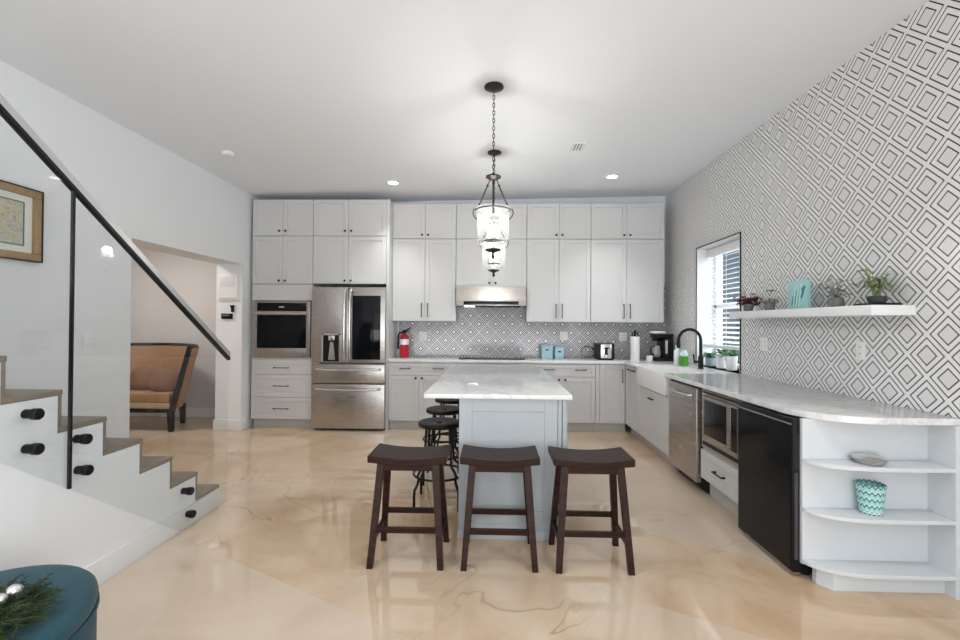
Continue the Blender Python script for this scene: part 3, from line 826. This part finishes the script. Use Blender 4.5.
def railing():
    t = thing('glass_railing', 'frameless glass stair railing with black handrail and black standoffs', 'railing', (-2.042, 3.44, 0))
    gx0, gx1 = -.006, .006
    def top(y): return 1.108-.7096*y
    def bot(y): return max(.02, .806-.722*(y+3.44-1.824))
    ys = 2.125-3.44
    for a, c in ((ys+.006, -.022), (-2.65, ys-.006)):
        p = [(a, bot(a))]
        yk = 1.824-3.44+(.806-.02)/.722
        if a < yk < c: p.append((yk, .02))
        p += [(c, bot(c)), (c, top(c)), (a, top(a))]
        g = MB().prism(p, 'X', gx0, gx1).build('glass_panel', 'glass', t, False)
    MB().prism([(ys-.005, bot(ys)), (ys+.005, bot(ys)), (ys+.005, top(ys)), (ys-.005, top(ys))], 'X', -.008, .008).build('joint_strip', 'black', t, False)
    # handrail: dark lower channel under a brushed cap
    def bar(o0, o1, x0, x1): return [(-2.65, top(-2.65)+o0), (-.012, top(-.012)+o0), (-.012, top(-.012)+o1), (-2.65, top(-2.65)+o1)]
    h = MB().prism(bar(-.012, .010, 0, 0), 'X', -.014, .014).build('handrail', 'black', t, False)
    MB().prism(bar(.010, .050, 0, 0), 'X', -.014, .014).build('rail_cap', 'rail', h, False)
    q = [(3.039, .239), (3.063, .072), (2.241, .799), (2.249, .638), (1.989, .976), (1.992, .817), (1.40, 1.40), (1.40, 1.24)]
    for y, z in q:
        MB().lathe([(.021, -.047), (.021, -.008), (.026, -.008), (.026, .016), (.023, .020), (.010, .021)], (0, y*.985-3.44, 1.4+(z-1.4)*.985), 20, 'X').build('standoff', 'black', t)
railing()

# ------------------------------------------------------------------ left wall fittings
def picture():
    t = thing('framed_picture', 'gold framed floral painting on the wall above the stairs', 'picture', (XL+.001, 2.712, 2.065))
    W, H, F = .40, .247, .05
    b = MB()
    b.box(0, .035, -W, W, -H, -H+F, .008).box(0, .035, -W, W, H-F, H, .008).box(0, .034, -W, -W+F, -H+F, H-F, .008).box(0, .034, W-F, W, -H+F, H-F, .008)
    b.build('frame', 'gold', t)
    b = MB(); f = .006
    b.box(.0, .038, -W-f, W+f, -H-f, -H).box(0, .038, -W-f, W+f, H, H+f).box(0, .038, -W-f, -W, -H, H).box(0, .038, W, W+f, -H, H)
    b.build('outer_edge', 'darkwood', t, False)
    MB().box(.004, .012, -W+F, W-F, -H+F, H-F).build('mat_board', 'cream', t, False)
    b = MB(); a, c, e = W-F-.055, H-F-.045, .008
    b.box(.012, .016, -a, a, -c, -c+e).box(.012, .016, -a, a, c-e, c).box(.012, .016, -a, -a+e, -c, c).box(.012, .016, a-e, a, -c, c)
    b.build('inner_fillet', 'tealdark', t, False)
    MB().box(.012, .014, -a+e, a-e, -c+e, c-e).build('canvas', 'painting', t, False)
picture()
def switchplate(name, label, cat, loc, rz, gangs, kind, group=None):
    t = thing(name, label, cat, loc, rz, group)
    w = .036*gangs+.036 if gangs > 1 else .075
    MB().box(-w/2, w/2, -.006, 0, -.06, .06, .003).build('plate', 'whiteplastic', t)
    for i in range(gangs):
        x = (i-(gangs-1)/2)*.046
        if kind == 'switch': MB().box(x-.016, x+.016, -.010, -.006, -.033, .033, .002).build('rocker', 'whiteplastic', t)
        else:
            for z in (-.022, .022):
                o = MB().box(x-.017, x+.017, -.008, -.006, z-.016, z+.016, .002).build('socket', 'whiteplastic', t)
                MB().box(x-.008, x-.005, -.0086, -.0078, z-.004, z+.007).box(x+.005, x+.008, -.0086, -.0078, z-.004, z+.007).build('slot', 'dark', o, False)
    return t
switchplate('light_switch', 'white three-gang light switch on the left wall behind the glass railing', 'switch', (XL+.0005, 3.545, 1.24), PI/2, 3, 'switch')
GO = 'white wall outlets over the counters'
for x, z, l in ((-1.0, 1.22, 'white outlet on the back tile right of the fire extinguisher'), (1.01, 1.235, 'white outlet on the back tile just right of the blue canisters'), (1.84, 1.23, 'white outlet on the back tile right of the toaster')):
    switchplate('wall_outlet', l, 'outlet', (x, YB-.0085, z), 0, 2, 'outlet', GO)
switchplate('wall_outlet', 'white double outlet on the patterned right wall nearer the window', 'outlet', (XW-.0005, 4.10, 1.235), RR, 2, 'outlet', GO)
switchplate('wall_outlet', 'white outlet on the patterned right wall above the end shelves', 'outlet', (XW-.0005, 3.04, 1.24), RR, 1, 'outlet', GO)
# on the jamb of the opening
t = thing('alarm_panel', 'white alarm panel on the opening jamb beside the oven tower', 'panel', (-3.43, YJ1-.0005, 1.84))
MB().box(-.125, .125, -.022, 0, -.16, .18, .006).build('housing', 'whiteplastic', t)
MB().box(-.10, .10, -.025, -.021, .02, .15, .002).build('screen', nmat('grey_screen', (.76, .76, .79), .4), t)
MB().box(-.10, .10, -.034, -.021, -.13, -.115, .002).build('flap', 'whiteplastic', t)
t = thing('wall_hook', 'small black hook on the opening jamb under the alarm panel', 'hook', (-3.37, YJ1-.0005, 1.53))
MB().prism([(-.03, .09), (.03, .09), (.018, .05), (.02, .0), (-.012, .0), (-.014, .05)], 'Y', -.022, 0).build('bracket', 'black', t, False)
t = thing('key_holder', 'small black key holder strip on the jamb below the hook', 'key holder', (-3.44, YJ1-.0005, 1.475))
MB().box(-.072, .072, -.02, 0, -.035, .035, .003).build('rail', 'black', t)
MB().box(-.055, .035, -.023, -.0195, .008, .018).build('label_strip', 'steellight', t, False)

# ------------------------------------------------------------------ settee in the nook
def settee():
    t = thing('settee', 'tan upholstered curved settee with black wood trim in the alcove', 'settee', (-4.68, 5.62, 0), 0)
    hs, D = .62, .62           # half width at seat, depth ; front is at y=0 towards the camera
    def path(u, z):            # u from -1 (left arm front) to 1 (right arm front); flares out with height
        fl = .23*(z-.28)/.8
        ex = hs+fl
        a = PI*(u*.5)
        k = abs(math.sin(a))**1.5
        x = ex*k*(1 if u > 0 else -1)
        y = .02 + (D+.25*fl)*(abs(math.cos(a))**.95)
        return x, y, z
    n = 32; lev = [.28, .45, .7, .95, 1.06]
    b = MB(); inn = [[None]*(n+1) for _ in lev]; out = [[None]*(n+1) for _ in lev]
    for i, z in enumerate(lev):
        for j in range(n+1):
            u = -1+2*j/n; x, y, zz = path(u, z)
            inn[i][j] = b.bm.verts.new((x*.93, y-.05 if abs(u) < .9 else y, zz)); out[i][j] = b.bm.verts.new((x*1.0, y+.015, zz))
    for i in range(len(lev)-1):
        for j in range(n):
            b.bm.faces.new((inn[i][j], inn[i][j+1], inn[i+1][j+1], inn[i+1][j])); b.bm.faces.new((out[i][j], out[i+1][j], out[i+1][j+1], out[i][j+1]))
        for j in (0, n): b.bm.faces.new((inn[i][j], inn[i+1][j], out[i+1][j], out[i][j]))
    for j in range(n):
        for i in (0, len(lev)-1): b.bm.faces.new((inn[i][j], inn[i][j+1], out[i][j+1], out[i][j]))
    b.build('backrest', 'sofa', t, 60)
    P = [path(-1+2*j/n, 1.075) for j in range(n+1)]
    MB().tube([(x*.97, y-.015, z) for x, y, z in P], .024, 8).build('top_rail', 'darkwood', t)
    for s in (-1, 1):
        q0, q1 = path(s, .27), path(s, 1.07)
        MB().beam((q0[0]*.97, q0[1]-.01, .26), (q1[0]*.97, q1[1]-.01, 1.08), .065, .035, .05, .035).build('arm_post', 'darkwood', t, False)
        MB().beam((s*(hs-.02), .0, 0), (s*(hs-.05), .03, .28), .045, .045, .07, .07).build('leg', 'darkwood', t, False)
        MB().beam((s*(hs-.22), .5, 0), (s*(hs-.20), .46, .28), .045, .045, .06, .06).build('leg', 'darkwood', t, False)
    MB().box(-hs*.99, hs*.99, 0.0, .045, .235, .285, .008).build('front_rail', 'darkwood', t)
    def seatpoly(k): return [(x*k, max(.01, y-.06)) for x, y, z in [path(-1+2*j/20, .3) for j in range(21)]]
    MB().prism(seatpoly(.91), 'Z', .285, .36, .01).build('seat_base', 'sofacream', t)
    MB().prism(seatpoly(.89), 'Z', .362, .48, .03).build('seat_cushion', 'sofa', t)
    for x, y, r, l in ((.36, .22, .35, 'brown throw cushion at the right arm of the settee'), (-.06, .34, -.15, 'brown throw cushion behind, at the settee centre')):
        b = MB(); b.ball((0, 0, 0), 1, (1, 1, 1), 28, 18)
        for v in b.bm.verts:
            m4 = (v.co.x**4+v.co.z**4)**.25; m2 = math.hypot(v.co.x, v.co.z)
            k = m2/m4 if m4 > 1e-6 else 1
            v.co = Vector((v.co.x*.185*k, v.co.y*.075, v.co.z*.155*k))
        o = b.build('throw_cushion', 'cushion'); o.location = (-4.68+x, 5.62+y, .48+.135); o.rotation_euler = (-.3, r*.6, r)
        tag(o, l, 'cushion', 'cushions on the settee')
settee()

# ------------------------------------------------------------------ ottoman and centrepiece
def ottoman():
    t = thing('ottoman', 'teal velvet round ottoman at the foot of the under-stair wall', 'ottoman', (-1.70, 1.285, 0))
    def ring(k, n=48):
        p = []
        for i in range(n):
            a = 2*PI*i/n; c, s = math.cos(a), math.sin(a)
            p.append((.362*k*abs(c)**.96*(1 if c > 0 else -1), .46*k*abs(s)**.96*(1 if s > 0 else -1)))
        return p
    def loft(prof, name, mat='velvet'):
        b = MB(); rr = [[b.bm.verts.new((x, y, z)) for x, y in ring(k)] for k, z in prof]; n = 48
        for a, c in zip(rr, rr[1:]):
            for i in range(n): b.bm.faces.new((a[i], a[(i+1) % n], c[(i+1) % n], c[i]))
        b.bm.faces.new(rr[0][::-1]); b.bm.faces.new(rr[-1]); return b.build(name, mat, t, 50)
    loft([(.95, .03), (1.0, .05), (1.0, .36), (.985, .372)], 'base')
    loft([(.985, .376), (1.0, .385), (1.01, .405), (1.0, .427), (.97, .442), (.9, .450), (.6, .454), (.2, .450)], 'seat_cushion')
    b = MB(); b.tube([(x*1.005, y*1.005, .374) for x, y in ring(1.0)], .006, 6, True); b.build('piping', 'velvet', t)
    for i in (-1, 1):
        for j in (-1, 1): MB().lathe([(.02, 0), (.025, .032)], (i*.18, j*.27, 0), 12).build('foot', 'darkwood', t)
ottoman()
def wreath():
    t = thing('pine_centrepiece', 'green pine wreath with silver balls lying on the teal ottoman', 'centrepiece', (-1.535, 1.335, .452))
    b = MB()
    for i in range(330):
        a = random.uniform(0, 2*PI); R = random.uniform(.01, .108); c = Vector((R*math.cos(a), R*math.sin(a), random.uniform(.012, .065)))
        d = Vector((math.cos(a+random.uniform(-1, 1)), math.sin(a+random.uniform(-1, 1)), random.uniform(.0, .45))).normalized()
        L = random.uniform(.05, .085); s1 = d.orthogonal().normalized(); s2 = d.cross(s1)
        b.tube([c, c+d*L], .0016, 4)
        for k in range(26):
            q = c+d*(L*k/26); an = k*2.4; o = (s1*math.cos(an)+s2*math.sin(an))+d*.9
            o.normalize(); p = q+o*.022; w = d.cross(o).normalized()*.0017
            if p.z < .003 or q.z < .003: continue
            va, vb, vc = b.bm.verts.new(q-w), b.bm.verts.new(q+w), b.bm.verts.new(p); b.bm.faces.new((va, vb, vc))
    stuff(b.build('foliage', 'needle', t, False))
    for x, y, z, r in ((.020, .060, .088, .021), (.030, .01, .092, .018), (.012, -.030, .096, .021), (.065, -.075, .085, .015), (.02, .075, .085, .012), (-.095, .0, .095, .020)):
        o = MB().ball((x, y, z), r).build('silver_ball', 'silver', t); o['label'] = 'shiny silver ball'
    for i in range(14):
        a = random.uniform(0, 2*PI); R = random.uniform(.04, .1)
        b = MB(); x, y, z = R*math.cos(a), R*math.sin(a), random.uniform(.05, .085)
        b.lathe([(.003, -.018), (.011, -.008), (.012, .002), (.006, .014), (.002, .018)], (x, y, z), 8)
        b.build('pine_cone', nmat('cone_brown', (.12, .07, .04), .8) if i == 0 else bpy.data.materials['cone_brown'], t)
wreath()

# ------------------------------------------------------------------ things on the back worktop
def extinguisher():
    t = thing('fire_extinguisher', 'red fire extinguisher standing on the worktop beside the refrigerator', 'fire extinguisher', (-1.225, 6.22, ZC))
    MB().lathe([(.056, 0), (.06, .006), (.06, .27), (.052, .30), (.03, .325), (.02, .335)], (0, 0, 0), 24).build('cylinder', 'red', t)
    MB().lathe([(.0605, .18), (.0605, .255)], (0, 0, 0), 24, cap=False).build('label_band', 'whiteplastic', t)
    MB().lathe([(.02, 0), (.02, .03), (.014, .035)], (0, 0, .335), 14).build('valve', 'black', t)
    MB().tube([(-.03, 0, .365), (.02, 0, .375), (.085, 0, .415)], .009, 8).tube([(0, 0, .36), (.06, 0, .365)], .006, 8).build('lever', 'black', t)
    MB().tube([(-.02, 0, .35), (-.06, 0, .345), (-.085, 0, .31), (-.09, 0, .2), (-.088, 0, .12)], .013, 10).build('hose', 'black', t)
extinguisher()
def canister(label, x, w, h):
    t = thing('canister', label, 'canister', (x, 6.25, ZC), 0, 'pale blue canisters on the worktop')
    MB().box(-w/2, w/2, -w/2, w/2, 0, h-.02, .008).build('body', 'bluecan', t)
    MB().box(-w/2-.002, w/2+.002, -w/2-.002, w/2+.002, h-.02, h, .006).build('lid', 'bluecan', t)
    MB().box(-.022, .022, -w/2-.002, -w/2, h-.075, h-.055).build('label_plate', 'dark', t, False)
canister('larger pale blue square canister, left of the pair on the worktop', .745, .15, .19)
canister('smaller pale blue square canister nearer the toaster', .915, .12, .165)
def toaster():
    t = thing('toaster', 'small stainless steel toaster with black ends on the back worktop', 'toaster', (1.52, 6.2, ZC))
    MB().box(-.075, .075, -.13, .13, .02, .215, .02).build('shell', 'steellight', t)
    for s in (-1, 1): MB().box(s*.092-.02, s*.092+.02, -.135, .135, .015, .22, .014).build('side', 'blackplastic', t)
    MB().box(-.10, .10, -.13, .13, 0, .024, .006).build('base', 'blackplastic', t)
    MB().box(-.018, .018, -.137, -.129, .07, .17, .002).build('lever_slot', 'blackplastic', t)
    MB().box(-.028, .028, -.160, -.136, .15, .17, .005).build('lever', 'blackplastic', t)
    MB().lathe([(.016, 0), (.016, -.012)], (0, -.13, .055), 14, 'Y').build('dial', 'whiteplastic', t)
    MB().box(-.05, -.02, -.09, .09, .212, .217).box(.02, .05, -.09, .09, .212, .217).build('bread_slot', 'dark', t, False)
    MB().tube([(-.11, .05, .12), (-.16, .08, .16), (-.22, .12, .175), (-.28, .17, .13), (-.27, .18, .07), (-.20, .15, .012), (-.12, .09, .05)], .005, 6).build('cord', 'black', t)
toaster()
def knives():
    t = thing('knife_holder', 'white cylindrical knife holder with dark handles on the worktop', 'knife holder', (1.885, 6.02, ZC))
    MB().lathe([(.058, 0), (.06, .005), (.06, .315), (.054, .32)], (0, 0, 0), 24).build('holder', 'ceramic', t)
    for i, (x, y) in enumerate(((-.035, .01), (-.012, -.02), (.012, .02), (.035, -.01), (0, .035))):
        k = MB(); k.box(x-.008, x+.008, y-.005, y+.005, .31, .385+.012*(i % 3), .003); o = k.build('knife', 'blackplastic', t)
knives()
def coffee():
    t = thing('coffee_maker', 'black drip coffee maker in the worktop corner beneath the cabinets', 'coffee maker', (2.235, 6.08, ZC), 0)
    MB().box(-.11, .13, -.13, .13, 0, .045, .012).build('base', 'blackplastic', t)
    MB().box(.0, .13, -.13, .13, .045, .30, .012).build('tower', 'blackplastic', t)
    MB().box(-.09, .13, -.13, .13, .30, .36, .015).build('head', 'blackplastic', t)
    MB().box(-.12, .04, -.10, .10, .362, .392, .01).build('lid', 'whiteplastic', t)
    MB().lathe([(.05, .255), (.056, .24), (.06, .22), (.05, .212)], (-.05, 0, .055-.005), 20).build('filter_basket', 'blackplastic', t)
    c = MB().lathe([(.052, .05), (.064, .075), (.064, .13), (.045, .175), (.047, .20)], (-.052, 0, 0), 24, cap=False).build('carafe', M['clearplastic'], t)
    MB().tube([(-.09, -.04, .195), (-.14, -.06, .18), (-.145, -.062, .11), (-.10, -.045, .08)], .010, 8).build('handle', 'blackplastic', c)
    MB().box(.02, .05, -.132, -.128, .10, .27).build('water_gauge', 'steellight', t, False)
coffee()
t = tag(MB().box(2.03, 2.10, 5.965, 6.03, ZC, ZC+.07, .012).build('filter_box', 'whiteplastic'), 'small white box beside the coffee maker on the worktop', 'box')

def faucet():
    t = thing('faucet', 'matte black gooseneck kitchen faucet behind the farmhouse sink', 'faucet', (2.275, 4.99, ZC))
    MB().lathe([(.034, 0), (.034, .008), (.027, .015), (.027, .13), (.02, .14)], (0, 0, 0), 20).build('base', 'black', t)
    P = [(0, 0, .13), (0, 0, .31)]
    for i in range(13):
        a = PI*i/12; P.append((-.12+.12*math.cos(a), 0, .31+.12*math.sin(a)))
    P.append((-.24, 0, .30)); b = MB(); b.tube(P, .0165, 14); b.build('gooseneck', 'black', t)
    MB().lathe([(.015, .10), (.019, .08), (.021, .02), (.019, .0)], (-.24, 0, .225), 16).build('spray_head', 'black', t)
    b = MB(); b.tube([(-.02, .0, .075), (-.075, .0, .075)], .014, 10).tube([(-.068, 0, .075), (-.082, -.005, .16)], .008, 8); b.build('lever', 'black', t)
faucet()
def soap():
    t = thing('dish_soap', 'green dish soap bottle beside the black faucet', 'bottle', (2.235, 5.33, ZC))
    MB().lathe([(.044, 0), (.048, .01), (.048, .12), (.045, .15), (.03, .165)], (0, 0, 0), 20).build('bottle', 'soapgreen', t)
    MB().lathe([(.0485, .115), (.046, .151), (.031, .167), (.028, .185)], (0, 0, 0), 20).build('collar', nmat('pale_clear', (.5, .72, .70), .2), t)
    t = thing('lotion_bottle', 'slim white bottle left of the green dish soap', 'bottle', (2.175, 5.39, ZC))
    MB().lathe([(.027, 0), (.03, .006), (.03, .17), (.022, .19)], (0, 0, 0), 18).build('bottle', 'whiteplastic', t)
    MB().lathe([(.012, .19), (.012, .215), (.02, .218), (.02, .232)], (0, 0, 0), 14).build('cap', 'whiteplastic', t)
soap()

# ------------------------------------------------------------------ plants
def plant(label, loc, pot_prof, pot_mat, leafer, leaf_mat, group=None, name='potted_plant'):
    t = thing(name, label, 'plant', loc, 0, group)
    MB().lathe(pot_prof, (0, 0, 0), 24).build('pot', pot_mat, t)
    r, z = pot_prof[-1]
    MB().lathe([(r*.9, z), (r*.85, z+.002), (.005, z+.004)], (0, 0, 0), 18).build('soil', 'soil', t)
    b = MB(); leafer(b, z); stuff(b.build('foliage', leaf_mat, t))
    return t
SZ = 1.5255
def small_pot(r=.042, h=.068): return [(r*.78, 0), (r*.8, .003), (r, h), (r*.93, h), (r*.9, h-.01)]
def lf_burg(b, z):
    for i in range(60):
        a = random.uniform(0, 2*PI); el = random.uniform(.2, 1.3)
        d = (math.cos(a)*math.cos(el), math.sin(a)*math.cos(el), math.sin(el)); L = random.uniform(.04, .12)
        tip = Vector(d)*L+Vector((0, 0, z)); b.tube([(0, 0, z), tip], .0012, 4)
        b.leaf(tip, (d[0], d[1], .15), .05, .042, .6)
def lf_grey(b, z):
    for i in range(26):
        a = random.uniform(0, 2*PI); el = random.uniform(.3, 1.2); d = Vector((math.cos(a)*math.cos(el), math.sin(a)*math.cos(el), math.sin(el)))
        L = random.uniform(.03, .06); tip = d*L+Vector((0, 0, z)); b.tube([(0, 0, z), tip], .001, 4); b.leaf(tip, (d.x, d.y, .1), .035, .026, .5)
    tip = Vector((.0, -.01, z+.115)); b.tube([(0, 0, z), (0, 0, z+.06), tip], .0015, 4)
    for k in range(7):
        a = k*2*PI/7; b.leaf(tip, (math.cos(a), math.sin(a), .1), .05, .028, .5)
def lf_bush(b, z):
    for i in range(60):
        a = random.uniform(0, 2*PI); el = random.uniform(.15, 1.4); d = Vector((math.cos(a)*math.cos(el), math.sin(a)*math.cos(el), math.sin(el)))
        L = random.uniform(.05, .145); tip = d*L+Vector((0, 0, z)); b.tube([(0, 0, z), tip], .001, 4)
        b.leaf(tip, (d.x, d.y, random.uniform(-.2, .4)), .032, .022, .5)
def lf_spiky(b, z):
    for i in range(16):
        a = random.uniform(0, 2*PI); R = random.uniform(0, .025); h = random.uniform(.08, .17)
        c0 = Vector((R*math.cos(a), R*math.sin(a), z)); c1 = c0+Vector((.35*h*math.cos(a), .35*h*math.sin(a), h)); b.tube([c0, c1], .002, 5)
        for k in range(7):
            p = c0.lerp(c1, .35+.65*k/6); an = random.uniform(0, 2*PI)
            b.leaf(p, (math.cos(an), math.sin(an), random.uniform(.1, .9)), random.uniform(.06, .10), .015, .5)
GP = 'plants on the floating shelf'
plant('dark burgundy leaved plant in a grey pot at the shelf end nearest the window', (2.29, 4.10, SZ), small_pot(), 'pot', lf_burg, 'leafred', GP)
plant('small grey-green plant in a grey pot second from the window on the shelf', (2.29, 3.79, SZ), small_pot(), 'pot', lf_grey, 'leafgrey', GP)
plant('bushy grey-green plant in a round grey pot right of the teal plaque', (2.29, 3.07, SZ), [(.03, 0), (.042, .01), (.047, .035), (.04, .065), (.036, .066)], 'pot', lf_bush, 'leafgrey', GP)
t = tag(MB().box(2.24, 2.39, 2.695, 2.86, SZ-.0005, SZ+.014, .004).build('tray', 'blackplastic'), 'flat black tray under the green plant on the floating shelf', 'tray')
plant('bright green spiky plant in a low dark bowl on the black tray', (2.31, 2.775, SZ+.0138), [(.034, 0), (.042, .006), (.052, .042), (.046, .042)], nmat('dark_slate', (.05, .052, .056), .5), lf_spiky, 'leafgreen', GP)
# teal plaque with raised strokes
def plaque():
    t = thing('teal_plaque', 'teal square ceramic plaque standing mid-way on the floating shelf', 'ornament', (2.30, 3.45, SZ), RR)
    MB().box(-.115, .115, -.012, .012, 0, .215, .01).build('panel', 'teal', t)
    b = MB()
    for x0, x1, z0, z1 in ((-.06, -.045, .03, .10), (-.025, -.005, .03, .14), (.01, .035, .03, .16), (.04, .07, .08, .17)):
        b.prism([(x0, z0), (x0+.012, z0), (x1+.02, z1), (x1, z1)], 'Y', -.017, -.010)
    b.build('raised_stroke', 'tealdark', t, False)
    b = MB()
    for x in (-.045, -.015, .015): b.prism([(x, .02), (x+.01, .02), (x+.045, .19), (x+.030, .19)], 'Y', -.018, -.010)
    b.build('pale_stroke', nmat('pale_teal', (.55, .78, .78), .3), t, False)
plaque()
tag(MB().box(2.18, XW-.0005, 2.655, 4.22, 1.466, 1.525, .003).build('floating_shelf', 'trim'), 'long white floating shelf on the patterned right wall', 'shelf')
# window sill pots
GS = 'plants on the window sill'
wp = [(.045, 0), (.05, .004), (.06, .15), (.054, .15)]
def lf_sill(b, z):
    for i in range(22):
        a = random.uniform(0, 2*PI); b.leaf((0, 0, z), (math.cos(a), math.sin(a), random.uniform(.3, 2)), random.uniform(.12, .22), .05, .6)
S0 = WZ0+.0005
struct(MB().box(XW-.0, XW+.2, WY0+.012, WY1-.012, WZ0-.012, WZ0).build('trim_2', 'quartz', smooth=False))
plant('green plant in a white pot on the sill, middle of the window', (XW+.07, 5.0, S0), wp, 'ceramic', lf_sill, 'leafbright', GS)
plant('green plant in a white pot on the sill, nearest the floating shelf', (XW+.07, 4.79, S0), wp, 'ceramic', lf_sill, 'leafbright', GS)
plant('leafy plant in a grey blue pot at the far end of the sill', (XW+.07, 5.24, S0), [(.04, 0), (.05, .005), (.055, .10), (.05, .10)], nmat('blue_grey_pot', (.30, .42, .46), .4), lf_sill, 'leafbright', GS)
tag(MB().lathe([(.03, 0), (.04, .01), (.045, .09), (.03, .14), (.03, .16)], (XW+.09, 4.57, S0), 18).build('glass_vase', 'tealdark'), 'dark teal vase on the sill at the near window corner', 'vase')

# ------------------------------------------------------------------ things on the end shelves
def dish():
    t = thing('glass_dish', 'low clear glass dish on the upper rounded end shelf', 'dish', (2.02, 2.475, .668))
    MB().lathe([(.05, 0), (.06, .003), (.075, .022), (.078, .026), (.072, .024), (.055, .008), (.01, .006)], (0, 0, 0), 28, cap=False).build('bowl', 'clearplastic', t)
    MB().lathe([(.078, 0), (.060, .014), (.02, .019), (.002, .02)], (0, 0, .027), 28).build('lid', 'steellight', t)
dish()
def basket():
    t = thing('patterned_pot', 'turquoise zigzag patterned pot on the middle rounded end shelf', 'pot', (2.03, 2.478, .4003))
    o = MB().lathe([(.044, 0), (.050, .005), (.062, .12), (.066, .16), (.061, .16), (.054, .04), (.036, .02)], (0, 0, 0), 30).build('body', 'zigzag', t)
    MB().lathe([(.045, .0), (.051, .012), (.0515, .016)], (0, 0, 0), 30, cap=False).build('foot_band', 'ceramic', t)
basket()
